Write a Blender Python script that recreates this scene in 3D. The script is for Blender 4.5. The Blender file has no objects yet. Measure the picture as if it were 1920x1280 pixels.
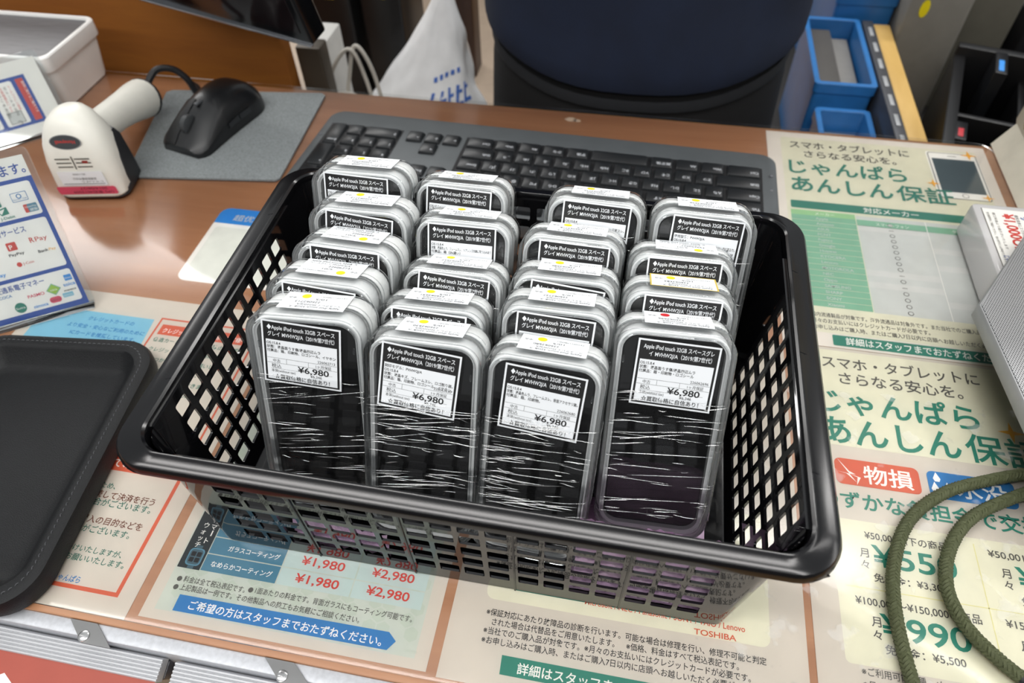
import bpy, bmesh, math, random
from mathutils import Matrix, Vector, noise
random.seed(7)
SC = bpy.context.scene
COL = SC.collection
MM = 0.001
PI = math.pi

# ------------------------------------------------------------------ camera
cam_data = bpy.data.cameras.new('camera')
cam = bpy.data.objects.new('camera', cam_data)
COL.objects.link(cam)
cam_data.sensor_width = 36.0
cam_data.sensor_fit = 'HORIZONTAL'
cam_data.lens = 1318.0 / 1920.0 * 36.0
cam_data.clip_start = 0.01
cam_data.clip_end = 50
CR = Matrix(((0.98297523, -0.12657922, 0.13318184),
             (0.18257206, 0.75441788, -0.63049275),
             (-0.02066747, 0.64407402, 0.76468391)))
cam.matrix_world = Matrix.Translation((0.12837, -0.10142, 0.42054)) @ CR.to_4x4()
cam_data.dof.use_dof = True
cam_data.dof.focus_distance = 0.42
cam_data.dof.aperture_fstop = 8.0
SC.camera = cam

# ------------------------------------------------------------------ world, lamps, exposure
world = bpy.data.worlds.new('shop_interior')
SC.world = world
world.use_nodes = True
wt = world.node_tree
wn = wt.nodes
wtc = wn.new('ShaderNodeTexCoord')
wsp = wn.new('ShaderNodeSeparateXYZ')
wt.links.new(wtc.outputs['Generated'], wsp.inputs[0])
wr = wn.new('ShaderNodeValToRGB')          # by height: floor, shelves, white ceiling
wr.color_ramp.elements[0].position = 0.30
wr.color_ramp.elements[0].color = (0.10, 0.095, 0.09, 1)
wr.color_ramp.elements[1].position = 0.95
wr.color_ramp.elements[1].color = (0.66, 0.68, 0.69, 1)
e = wr.color_ramp.elements.new(0.52)
e.color = (0.34, 0.35, 0.36, 1)
wm = wn.new('ShaderNodeMath')
wm.operation = 'MULTIPLY_ADD'
wm.inputs[1].default_value = 0.5
wm.inputs[2].default_value = 0.5
wt.links.new(wsp.outputs['Z'], wm.inputs[0])
wt.links.new(wm.outputs[0], wr.inputs[0])
wy = wn.new('ShaderNodeMapRange')          # the lit sales floor lies towards -y
wy.inputs['From Min'].default_value = 0.35
wy.inputs['From Max'].default_value = -0.9
wy.inputs['To Min'].default_value = 0.75
wy.inputs['To Max'].default_value = 0.7
wt.links.new(wsp.outputs['Y'], wy.inputs['Value'])
wt.links.new(wr.outputs[0], wn['Background'].inputs[0])
wt.links.new(wy.outputs[0], wn['Background'].inputs[1])
SC.view_settings.view_transform = 'Standard'
SC.view_settings.look = 'None'
SC.view_settings.exposure = 0.22
SC.view_settings.gamma = 1.0
SC.view_settings.use_curve_mapping = False


def area(name, loc, sx, sy, power, rot=(0, 0, 0), col=(1, 0.985, 0.96)):
    l = bpy.data.lights.new(name, 'AREA')
    l.shape = 'RECTANGLE'
    l.size, l.size_y, l.energy, l.color = sx, sy, power, col
    o = bpy.data.objects.new(name, l)
    COL.objects.link(o)
    o.location = loc
    o.rotation_euler = rot
    return o


area('ceiling_lamp', (-0.2, -0.35, 1.75), 2.6, 0.16, 19)
area('ceiling_lamp', (-2.15, 2.25, 1.75), 2.0, 0.8, 40)
area('ceiling_lamp', (0.9, 1.35, 1.75), 2.4, 0.16, 26)
area('ceiling_lamp', (0.2, -1.6, 1.75), 2.6, 0.16, 27)
area('ceiling_lamp', (1.9, -0.2, 1.75), 0.16, 2.4, 10)
SC.cycles.transparent_max_bounces = 20
SC.cycles.max_bounces = 10

# ------------------------------------------------------------------ materials
def hexc(h, a=1.0):
    h = h.lstrip('#')
    out = []
    for i in (0, 2, 4):
        c = int(h[i:i + 2], 16) / 255
        out.append(c / 12.92 if c <= 0.04045 else ((c + 0.055) / 1.055) ** 2.4)
    return (*out, a)


MATS = {}


def mat(name, col, rough=0.5, metal=0.0, spec=0.5, vary=0.05, scale=60, bump=0.0, bscale=400, coat=0.0, stretch=None):
    """Principled surface with a little procedural noise in its colour and optional bump."""
    if name in MATS:
        return MATS[name]
    m = bpy.data.materials.new(name)
    m.use_nodes = True
    nt = m.node_tree
    b = nt.nodes['Principled BSDF']
    c = hexc(col)
    b.inputs['Roughness'].default_value = rough
    b.inputs['Metallic'].default_value = metal
    b.inputs['Specular IOR Level'].default_value = spec
    b.inputs['Coat Weight'].default_value = coat
    tc = nt.nodes.new('ShaderNodeTexCoord')
    mp = nt.nodes.new('ShaderNodeMapping')
    nt.links.new(tc.outputs['Object'], mp.inputs[0])
    if stretch:
        mp.inputs['Scale'].default_value = stretch
    nz = nt.nodes.new('ShaderNodeTexNoise')
    nz.inputs['Scale'].default_value = scale
    nz.inputs['Detail'].default_value = 4
    nt.links.new(mp.outputs[0], nz.inputs['Vector'])
    rp = nt.nodes.new('ShaderNodeValToRGB')
    rp.color_ramp.elements[0].position = 0.3
    rp.color_ramp.elements[1].position = 0.7
    lo = tuple(max(0, v * (1 - vary)) for v in c[:3]) + (1,)
    hi = tuple(min(1, v * (1 + vary)) for v in c[:3]) + (1,)
    rp.color_ramp.elements[0].color = lo
    rp.color_ramp.elements[1].color = hi
    nt.links.new(nz.outputs['Fac'], rp.inputs[0])
    nt.links.new(rp.outputs[0], b.inputs['Base Color'])
    if bump:
        n2 = nt.nodes.new('ShaderNodeTexNoise')
        n2.inputs['Scale'].default_value = bscale
        n2.inputs['Detail'].default_value = 3
        nt.links.new(mp.outputs[0], n2.inputs['Vector'])
        bp = nt.nodes.new('ShaderNodeBump')
        bp.inputs['Strength'].default_value = bump
        bp.inputs['Distance'].default_value = 0.001
        nt.links.new(n2.outputs['Fac'], bp.inputs['Height'])
        nt.links.new(bp.outputs[0], b.inputs['Normal'])
    MATS[name] = m
    return m


def clear_mat(name, tint=(0.96, 0.97, 0.97), rough=0.06, ior=1.49, haze=0.0, haze_col=(0.85, 0.87, 0.88), bump=0.0, bscale=60, stretch=(1, 1, 1), patches=0.0, floor_=0.0):
    """Clear plastic: transparent body, Fresnel gloss, slight milky haze."""
    if name in MATS:
        return MATS[name]
    m = bpy.data.materials.new(name)
    m.use_nodes = True
    nt = m.node_tree
    nt.nodes.clear()
    out = nt.nodes.new('ShaderNodeOutputMaterial')
    tr = nt.nodes.new('ShaderNodeBsdfTransparent')
    tr.inputs[0].default_value = (*tint, 1)
    gl = nt.nodes.new('ShaderNodeBsdfGlossy')
    gl.inputs['Roughness'].default_value = rough
    gl.inputs['Color'].default_value = (1, 1, 1, 1)
    fr = nt.nodes.new('ShaderNodeFresnel')
    fr.inputs[0].default_value = ior
    mx = nt.nodes.new('ShaderNodeMixShader')
    if floor_:
        ad = nt.nodes.new('ShaderNodeMath')
        ad.operation = 'ADD'
        ad.use_clamp = True
        ad.inputs[1].default_value = floor_
        nt.links.new(fr.outputs[0], ad.inputs[0])
        nt.links.new(ad.outputs[0], mx.inputs[0])
    else:
        nt.links.new(fr.outputs[0], mx.inputs[0])
    nt.links.new(gl.outputs[0], mx.inputs[2])
    tc = nt.nodes.new('ShaderNodeTexCoord')
    mp = nt.nodes.new('ShaderNodeMapping')
    mp.inputs['Scale'].default_value = stretch
    nt.links.new(tc.outputs['Object'], mp.inputs[0])
    if haze or patches:
        df = nt.nodes.new('ShaderNodeBsdfDiffuse')
        df.inputs[0].default_value = (*haze_col, 1)
        m2 = nt.nodes.new('ShaderNodeMixShader')
        m2.inputs[0].default_value = haze
        if patches:
            nz = nt.nodes.new('ShaderNodeTexNoise')
            nz.inputs['Scale'].default_value = 55
            nz.inputs['Detail'].default_value = 3
            nt.links.new(mp.outputs[0], nz.inputs['Vector'])
            rp = nt.nodes.new('ShaderNodeValToRGB')
            rp.color_ramp.elements[0].position = 0.60
            rp.color_ramp.elements[0].color = (haze, haze, haze, 1)
            rp.color_ramp.elements[1].position = 0.66
            rp.color_ramp.elements[1].color = (patches, patches, patches, 1)
            nt.links.new(nz.outputs['Fac'], rp.inputs[0])
            sp = nt.nodes.new('ShaderNodeSeparateXYZ')
            nt.links.new(tc.outputs['Object'], sp.inputs[0])
            mk = []
            for ax, op, th in (('X', 'GREATER_THAN', 0.055), ('Y', 'LESS_THAN', -0.045)):
                q = nt.nodes.new('ShaderNodeMath')
                q.operation = op
                q.inputs[1].default_value = th
                nt.links.new(sp.outputs[ax], q.inputs[0])
                mk.append(q)
            a_ = nt.nodes.new('ShaderNodeMath')
            a_.operation = 'MULTIPLY'
            nt.links.new(mk[0].outputs[0], a_.inputs[0])
            nt.links.new(mk[1].outputs[0], a_.inputs[1])
            c_ = nt.nodes.new('ShaderNodeMath')
            c_.operation = 'MULTIPLY'
            nt.links.new(a_.outputs[0], c_.inputs[0])
            nt.links.new(rp.outputs[0], c_.inputs[1])
            nt.links.new(c_.outputs[0], m2.inputs[0])
        nt.links.new(tr.outputs[0], m2.inputs[1])
        nt.links.new(df.outputs[0], m2.inputs[2])
        nt.links.new(m2.outputs[0], mx.inputs[1])
    else:
        nt.links.new(tr.outputs[0], mx.inputs[1])
    if bump:
        nb = nt.nodes.new('ShaderNodeTexNoise')
        nb.inputs['Scale'].default_value = bscale
        nb.inputs['Detail'].default_value = 2
        nt.links.new(mp.outputs[0], nb.inputs['Vector'])
        bp = nt.nodes.new('ShaderNodeBump')
        bp.inputs['Strength'].default_value = bump
        bp.inputs['Distance'].default_value = 0.001
        nt.links.new(nb.outputs['Fac'], bp.inputs['Height'])
        nt.links.new(bp.outputs[0], gl.inputs['Normal'])
    nt.links.new(mx.outputs[0], out.inputs[0])
    MATS[name] = m
    return m


def wood_mat(name, c1, c2, rough=0.35, scale=(6, 90, 60)):
    if name in MATS:
        return MATS[name]
    m = bpy.data.materials.new(name)
    m.use_nodes = True
    nt = m.node_tree
    b = nt.nodes['Principled BSDF']
    b.inputs['Roughness'].default_value = rough
    tc = nt.nodes.new('ShaderNodeTexCoord')
    mp = nt.nodes.new('ShaderNodeMapping')
    mp.inputs['Scale'].default_value = scale
    nt.links.new(tc.outputs['Object'], mp.inputs[0])
    nz = nt.nodes.new('ShaderNodeTexNoise')
    nz.inputs['Scale'].default_value = 3
    nz.inputs['Detail'].default_value = 8
    nz.inputs['Roughness'].default_value = 0.65
    nz.inputs['Distortion'].default_value = 0.4
    nt.links.new(mp.outputs[0], nz.inputs['Vector'])
    rp = nt.nodes.new('ShaderNodeValToRGB')
    rp.color_ramp.elements[0].position = 0.32
    rp.color_ramp.elements[1].position = 0.68
    rp.color_ramp.elements[0].color = hexc(c1)
    rp.color_ramp.elements[1].color = hexc(c2)
    nt.links.new(nz.outputs['Fac'], rp.inputs[0])
    nt.links.new(rp.outputs[0], b.inputs['Base Color'])
    MATS[name] = m
    return m


def perforated_mat(name, c_metal, c_hole, pitch=1.7):
    m = bpy.data.materials.new(name)
    m.use_nodes = True
    nt = m.node_tree
    b = nt.nodes['Principled BSDF']
    b.inputs['Roughness'].default_value = 0.45
    b.inputs['Metallic'].default_value = 0.4
    tc = nt.nodes.new('ShaderNodeTexCoord')

    def dots(off):
        mp = nt.nodes.new('ShaderNodeMapping')
        s = 1000.0 / pitch
        mp.inputs['Scale'].default_value = (s, s * 0.5774, 0)
        mp.inputs['Location'].default_value = (off, off, 0)
        nt.links.new(tc.outputs['Object'], mp.inputs[0])
        fr = nt.nodes.new('ShaderNodeVectorMath')
        fr.operation = 'FRACTION'
        nt.links.new(mp.outputs[0], fr.inputs[0])
        sb = nt.nodes.new('ShaderNodeVectorMath')
        sb.operation = 'SUBTRACT'
        sb.inputs[1].default_value = (0.5, 0.5, 0)
        nt.links.new(fr.outputs[0], sb.inputs[0])
        ml = nt.nodes.new('ShaderNodeVectorMath')
        ml.operation = 'MULTIPLY'
        ml.inputs[1].default_value = (1, 1.732, 0)
        nt.links.new(sb.outputs[0], ml.inputs[0])
        ln = nt.nodes.new('ShaderNodeVectorMath')
        ln.operation = 'LENGTH'
        nt.links.new(ml.outputs[0], ln.inputs[0])
        lt = nt.nodes.new('ShaderNodeMath')
        lt.operation = 'LESS_THAN'
        lt.inputs[1].default_value = 0.30
        nt.links.new(ln.outputs['Value'], lt.inputs[0])
        return lt
    a, c = dots(0), dots(0.5)
    mx = nt.nodes.new('ShaderNodeMath')
    mx.operation = 'MAXIMUM'
    nt.links.new(a.outputs[0], mx.inputs[0])
    nt.links.new(c.outputs[0], mx.inputs[1])
    mc = nt.nodes.new('ShaderNodeMix')
    mc.data_type = 'RGBA'
    nt.links.new(mx.outputs[0], mc.inputs[0])
    mc.inputs[6].default_value = hexc(c_metal)
    mc.inputs[7].default_value = hexc(c_hole)
    nt.links.new(mc.outputs[2], b.inputs['Base Color'])
    return m


# ------------------------------------------------------------------ mesh helpers (all numbers in millimetres)
WM = {}


def thing(name, label, cat, loc=(0, 0, 0), rot=(0, 0, 0), group=None, M=None, kind=None):
    o = bpy.data.objects.new(name, None)
    COL.objects.link(o)
    o.empty_display_size = 0.02
    if M is None:
        from mathutils import Euler
        M = Matrix.Translation(Vector(loc) * MM) @ Euler(rot).to_matrix().to_4x4()
    o.matrix_world = M
    WM[o.name] = M.copy()
    o['label'] = label
    o['category'] = cat
    if group:
        o['group'] = group
    if kind:
        o['kind'] = kind
    return o


def rr(w, h, r, n=5, cx=0.0, cy=0.0):
    pts = []
    r = min(r, w / 2 - 1e-3, h / 2 - 1e-3)
    for (sx, sy, a0) in ((1, 1, 0), (-1, 1, 90), (-1, -1, 180), (1, -1, 270)):
        for i in range(n + 1):
            a = math.radians(a0 + 90 * i / n)
            pts.append((cx + sx * (w / 2 - r) + r * math.cos(a), cy + sy * (h / 2 - r) + r * math.sin(a)))
    return pts


class B:
    def __init__(self):
        self.v, self.f, self.m, self.s = [], [], [], []

    def add(self, vs, fs, mi=0, smooth=True, T=None):
        k = len(self.v)
        if T is not None:
            vs = [tuple(T @ Vector(p)) for p in vs]
        self.v += [tuple(p) for p in vs]
        for f in fs:
            self.f.append(tuple(i + k for i in f))
            self.m.append(mi)
            self.s.append(smooth)
        return self

    def loft(self, rings, cap0=True, cap1=True, mi=0, closed=True, smooth=True, T=None):
        n = len(rings[0])
        vs = [p for r in rings for p in r]
        fs = []
        for i in range(len(rings) - 1):
            for j in range(n if closed else n - 1):
                a, b = i * n + j, i * n + (j + 1) % n
                fs.append((a, b, b + n, a + n))
        if cap0:
            fs.append(tuple(range(n - 1, -1, -1)))
        if cap1:
            fs.append(tuple(range((len(rings) - 1) * n, len(rings) * n)))
        return self.add(vs, fs, mi, smooth, T)

    def rbox(self, x0, y0, z0, x1, y1, z1, b=0.8, r=None, mi=0, T=None, n=3, smooth=True):
        """box with bevelled edges; r = corner radius in plan."""
        w, h = x1 - x0, y1 - y0
        r = b * 1.5 if r is None else r
        cx, cy = (x0 + x1) / 2, (y0 + y1) / 2
        b = min(b, (z1 - z0) / 2.01)
        def ring(i, z):
            return [(x, y, z) for x, y in rr(w - 2 * i, h - 2 * i, max(r - i, 0.01), n, cx, cy)]
        q = b * 0.3
        return self.loft([ring(b, z0), ring(q, z0 + q), ring(0, z0 + b), ring(0, z1 - b), ring(q, z1 - q), ring(b, z1)], mi=mi, T=T, smooth=smooth)

    def plate(self, pts, z0, z1, mi=0, T=None):
        return self.loft([[(x, y, z0) for x, y in pts], [(x, y, z1) for x, y in pts]], mi=mi, T=T)

    def ringplate(self, outer, inner, z0, z1, mi=0, T=None):
        """flat frame between two outlines with equal point counts, thickness z0..z1"""
        n = len(outer)
        vs = [(x, y, z0) for x, y in outer] + [(x, y, z0) for x, y in inner] + [(x, y, z1) for x, y in outer] + [(x, y, z1) for x, y in inner]
        fs = []
        for j in range(n):
            k = (j + 1) % n
            fs += [(j, n + j, n + k, k), (2 * n + j, 2 * n + k, 3 * n + k, 3 * n + j),
                   (j, k, 2 * n + k, 2 * n + j), (n + j, 3 * n + j, 3 * n + k, n + k)]
        return self.add(vs, fs, mi, True, T)

    def tube(self, pts, rad, n=10, mi=0, T=None, cap=True):
        pts = [Vector(p) for p in pts]
        if not hasattr(rad, '__len__'):
            rad = [rad] * len(pts)
        rings = []
        up = Vector((0, 0, 1))
        side = None
        for i, p in enumerate(pts):
            d = (pts[min(i + 1, len(pts) - 1)] - pts[max(i - 1, 0)]).normalized()
            if side is None:
                side = d.cross(up)
                if side.length < 1e-3:
                    side = d.cross(Vector((1, 0, 0)))
                side.normalize()
            else:
                side = (side - d * side.dot(d)).normalized()
            u2 = side.cross(d).normalized()
            rings.append([tuple(p + (side * math.cos(2 * PI * k / n) + u2 * math.sin(2 * PI * k / n)) * rad[i]) for k in range(n)])
        return self.loft(rings, cap, cap, mi, T=T)

    def obj(self, name, mats, parent=None, world=False, sharp=35):
        me = bpy.data.meshes.new(name)
        me.from_pydata([(x * MM, y * MM, z * MM) for x, y, z in self.v], [], self.f)
        if not isinstance(mats, (list, tuple)):
            mats = [mats]
        for m in mats:
            me.materials.append(m)
        me.polygons.foreach_set('material_index', self.m)
        me.polygons.foreach_set('use_smooth', self.s)
        me.update()
        bm = bmesh.new()
        bm.from_mesh(me)
        bmesh.ops.recalc_face_normals(bm, faces=bm.faces)
        bm.to_mesh(me)
        bm.free()
        me.set_sharp_from_angle(angle=math.radians(sharp))
        o = bpy.data.objects.new(name, me)
        COL.objects.link(o)
        if parent is not None:
            o.parent = parent
            WM[o.name] = WM[parent.name].copy()
            if world:
                me.transform(WM[parent.name].inverted())
        else:
            WM[o.name] = Matrix.Identity(4)
        return o


def tag(o, label, cat, group=None, kind=None):
    o['label'] = label
    o['category'] = cat
    if group:
        o['group'] = group
    if kind:
        o['kind'] = kind
    return o


def rebase(o, x, y, z):
    """move a one-mesh thing's origin to its base"""
    d = Vector((x, y, z)) * MM
    o.data.transform(Matrix.Translation(-d))
    o.location = d
    return o


def struct(o, label=None, cat=None):
    o['kind'] = 'structure'
    if label:
        o['label'] = label
        o['category'] = cat
    return o


# ---------------------------------------------------------------- lettering
TX = {}


def glyphs(body, bold):
    key = (body, bold)
    if key in TX:
        return TX[key]
    cu = bpy.data.curves.new('lettering', 'FONT')
    cu.body = body
    cu.size = 1
    cu.resolution_u = 4
    cu.offset = bold
    o = bpy.data.objects.new('lettering', cu)
    COL.objects.link(o)
    dg = bpy.context.evaluated_depsgraph_get()
    me = bpy.data.meshes.new_from_object(o.evaluated_get(dg))
    vs = [(v.co.x, v.co.y) for v in me.vertices]
    fs = [tuple(p.vertices) for p in me.polygons]
    bpy.data.objects.remove(o)
    bpy.data.curves.remove(cu)
    bpy.data.meshes.remove(me)
    x0 = min(v[0] for v in vs)
    x1 = max(v[0] for v in vs)
    TX[key] = (vs, fs, x0, x1)
    return TX[key]


class Print(B):
    """flat printed matter: layers of ink stacked on a plane; T maps plane (x, y, height) to space"""
    def __init__(self, T=None, step=0.05):
        super().__init__()
        self.T, self.step, self.mats = T, step, []

    def mi(self, m):
        if m not in self.mats:
            self.mats.append(m)
        return self.mats.index(m)

    def poly(self, pts, m, L=1):
        self.add([(x, y, L * self.step) for x, y in pts], [tuple(range(len(pts)))], self.mi(m), False, self.T)

    def rect(self, x0, y0, x1, y1, m, L=1, r=0):
        if r:
            self.poly(rr(x1 - x0, y1 - y0, r, 4, (x0 + x1) / 2, (y0 + y1) / 2), m, L)
        else:
            self.poly([(x0, y0), (x1, y0), (x1, y1), (x0, y1)], m, L)

    def disc(self, x, y, r, m, L=1, n=16, ry=None):
        ry = ry or r
        self.poly([(x + r * math.cos(2 * PI * k / n), y + ry * math.sin(2 * PI * k / n)) for k in range(n)], m, L)

    def frame(self, x0, y0, x1, y1, t, m, L=1):
        self.rect(x0, y0, x1, y0 + t, m, L)
        self.rect(x0, y1 - t, x1, y1, m, L)
        self.rect(x0, y0 + t, x0 + t, y1 - t, m, L)
        self.rect(x1 - t, y0 + t, x1, y1 - t, m, L)

    def text(self, body, x, y, m, w=None, h=None, L=3, bold=0.0, rot=0.0, shear=0.0):
        """left end of the baseline at x, y; w = printed width; h = em height"""
        vs, fs, a, b = glyphs(body, bold)
        sx = w / (b - a) if w else h
        sy = h if h else sx
        c, s = math.cos(math.radians(rot)), math.sin(math.radians(rot))
        out = []
        for px, py in vs:
            qx, qy = (px - a) * sx + py * sy * shear, py * sy
            out.append((x + qx * c - qy * s, y + qx * s + qy * c, L * self.step))
        self.add(out, fs, self.mi(m), False, self.T)

    def star(self, x, y, r, m, L=4):
        pts = []
        for k in range(8):
            q = r if k % 2 == 0 else r * 0.26
            pts.append((x + q * math.sin(k * PI / 4), y + q * math.cos(k * PI / 4)))
        self.poly(pts, m, L)

    def make(self, name, parent=None, world=False):
        return self.obj(name, self.mats, parent, world)


# ---------------------------------------------------------------- inks and papers
def ink(name, col):
    return mat('ink_' + name, col, 0.55, vary=0.04, spec=0.3)


PAPER = mat('paper_cream', 'cfc7bc', 0.6, vary=0.035, scale=40, spec=0.3)
PAPER2 = mat('paper_white', 'eceae4', 0.6, vary=0.02, spec=0.3)
I_ORANGE = ink('orange', 'cc6044')
I_RED = ink('red', 'c9473f')
I_BLUE = ink('blue', '2f78b4')
I_NAVY = ink('navy', '2b4f9e')
I_LBLUE = ink('light_blue', '85bdd2')
I_TEAL = ink('teal', '5a8aa0')
I_PALE = ink('pale_teal', 'bccbc8')
I_PALE2 = ink('pale_green_grey', 'c4c9bf')
I_BLACK = ink('black', '1c1c1e')
I_GREY = ink('grey', '55534f')
I_GREEN = ink('green', '2a7f6d')
I_GREEN2 = ink('soft_green', '86b79c')
I_LGREEN = ink('lime_green', '9cc795')
I_DGREEN = ink('dark_green', '2f6f60')
I_BROWN = ink('brown', '6d3b26')
I_YELL = ink('pale_yellow', 'dedbc6')
I_WHITE = ink('white', 'f3f1ec')
I_OFF = ink('pale_grey', 'cccecb')
I_GOLD = ink('gold', 'f0b23c')
I_DOT = ink('dot_yellow', 'ecd91e')
I_DOTR = ink('dot_red', 'c8222b')
I_SLATE = ink('slate', '46606c')
I_PINK = ink('pink', 'd8506a')
I_SKY = ink('sky', '3a8fd8')

# ================================================================ SETTING
b = B()
b.add([(-4000, -1500, -880), (4000, -1500, -880), (4000, 5000, -880), (-4000, 5000, -880)], [(0, 1, 2, 3)])
struct(b.obj('floor', wood_mat('floor_boards', 'a87f4f', 'c29a66', 0.5, (9, 1.5, 1))))

WOOD = wood_mat('counter_wood', 'a27150', 'b58562', 0.38, (1.2, 16, 8))
WOOD_EDGE = wood_mat('counter_edge_wood', '7f5838', '977048', 0.4, (1.2, 16, 8))
counter = thing('shop_counter', 'brown wood topped shop counter covered with notices under clear sheet', 'counter', (130, 280, -880))
b = B()
b.rbox(-900, -9, -30, 900, 575, -1.6, 1.0)
b.obj('countertop', WOOD, counter, True)
b = B()
b.rbox(-880, 20, -880, 880, 560, -30, 2)
b.obj('cabinet', mat('counter_cabinet', '8c8479', 0.5), counter, True)
b = B()
b.rbox(-900, -17.5, -24, 900, -9, -3, 0.8)
b.obj('edge_strip', mat('aluminium_edge', 'c4c6cb', 0.45, 0.3, vary=0.08, scale=400), counter, True)
b = B()
for k in range(2):
    b.rbox(-900, 574.6 + k * 1.2, -14, 900, 576 + k * 1.2, -1.8 - k * 4, 0.3)
b.obj('back_edge_band', mat('edge_band_ochre', '9a6f3a', 0.45), counter, True)
b = B()
for (x, y, r) in ((60, 561, 6), (67, 560, 4)):
    b.add([(x + r * math.cos(a * PI / 5) * (1 + .25 * math.sin(a * 3)), y + 0.7 * r * math.sin(a * PI / 5), -1.4) for a in range(10)], [tuple(range(10))])
b.obj('worn_chip', mat('chip_pale', 'd8c3ac', 0.7), counter, True)

# clear desk mat over the notices
b = B()
b.loft([[(x, y, z) for x, y in rr(w, h, 16, 6, 0, 0)] for (w, h, z) in ((1480, 583, -0.5), (1481, 584, -0.25), (1480, 583, 0.0))], cap0=False,
       T=Matrix.Translation((-260, 291.5 - 5, 0)))
MAT_CLEAR = clear_mat('clear_mat_vinyl', (0.985, 0.985, 0.98), 0.15, 1.46, haze=0.0, haze_col=(0.9, 0.9, 0.88), bump=0.05, bscale=11, patches=0.20, floor_=0.0)
deskmat = b.obj('desk_mat', MAT_CLEAR)
tag(deskmat, 'clear vinyl sheet lying over the notices on the counter', 'desk mat')
rebase(deskmat, 130, 286, -0.5)


# ================================================================ NOTICES UNDER THE MAT (flat printed sheets)
def sheet(name, label, x0, y0, x1, y1, build, cat='notice', paper=None, group=None, z=-1.4):
    p = Print(Matrix.Translation((0, 0, z)))
    p.rect(x0, y0, x1, y1, paper or PAPER, 1)
    build(p)
    o = p.make(name)
    tag(o, label, cat, group)
    rebase(o, (x0 + x1) / 2, (y0 + y1) / 2, z)
    return o


def build_card_notice(p):
    # blue block top left, orange framed box top right, orange framed caution below
    p.poly([(-335, 221), (-237.7, 221), (-234, 186), (-335, 186)], I_LBLUE, 2)
    p.text('クレジットカードの', -292.6, 212, I_BLUE, 41, L=3, bold=.012)
    p.text('より安全・安心なご利用のために', -306, 203.5, I_BLUE, 68, L=3, bold=.012)
    p.text('ICカードを推奨しています。', -299.5, 196, I_BLUE, 58, L=3, bold=.012)
    p.rect(-335, 120, -237.7, 181, I_OFF, 2)
    p.frame(-232.5, 116, -146, 224, 1.6, I_ORANGE, 2)
    p.rect(-228, 207, -150, 217.5, I_ORANGE, 2)
    p.text('クレジットカードご利用のお客様へ', -225, 209.5, I_WHITE, 72, h=5.4, L=3, bold=.012)
    rows = ['偽造カード等の不正利用防止のため', 'クレジットカードご利用の際は', 'いくつかのご確認をお願いします。', '暗証番号がご不明の場合、', 'サインでのお支払いはできません', 'ご本人様名義のカードのみ', 'ご利用いただけます。', 'ご不便をおかけいたしますが、']
    for i, t in enumerate(rows):
        p.text(t, -228 + (i % 3), 200 - i * 9.6, I_DGREEN, h=4.6, L=3, bold=.01)
    p.frame(-345 + 8, 6.8, -144.5, 116, 2.6, I_ORANGE, 2)
    p.rect(-330, 87.2, -151.3, 110, I_ORANGE, 2)
    p.text('クレジットカード決済に', -268, 100, I_WHITE, 80, h=8.5, L=3, bold=.014)
    p.text('ついてのご注意', -212.5, 90.3, I_WHITE, 50, h=7.6, L=3, bold=.014)
    p.text('カードの不正利用防止のため、', -252, 73.8, I_DGREEN, 66, L=3, bold=.01)
    p.text('同じ端末を用い、連続して決済を行う', -248, 67, I_BROWN, 94, L=3, bold=.014)
    p.text('行為はお断りする場合がございます。', -247, 61.4, I_DGREEN, 93.5, L=3, bold=.01)
    p.text('状況によってはご購入の目的などを', -243, 49.2, I_BROWN, 90, L=3, bold=.012)
    p.text('伺わせていただく場合がございます。', -246, 42.8, I_DGREEN, 88, L=3, bold=.01)
    p.text('お客様にはご不便をおかけいたしますが、', -242, 30, I_DGREEN, 86, L=3, bold=.01)
    p.text('ご理解下さいますようお願いいたします。', -241, 24, I_DGREEN, 90, L=3, bold=.01)
    p.text('じゃんぱら', -191.8, 10.8, I_BLUE, 18.6, h=4.6, L=3, bold=.016)


sheet('payment_notice', 'cream notice with orange frame about card payment, beneath the black tray', -345, -5, -133.5, 243, build_card_notice)


def hexes(p, x0, y0, x1, y1, r, m, L):
    dy = r * 1.5
    j = 0
    y = y0 + r
    while y < y1 - r:
        x = x0 + r + (r * .866 if j % 2 else 0)
        while x < x1 - r:
            if (int(x * 3.1 + y * 1.7) % 5) < 3:
                p.poly([(x + r * .9 * math.sin(k * PI / 3), y + r * .9 * math.cos(k * PI / 3)) for k in range(6)], m, L)
            x += r * 1.732
        y += dy
        j += 1


I_HEX = ink('hex_tint', 'bdc5b8')


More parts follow.
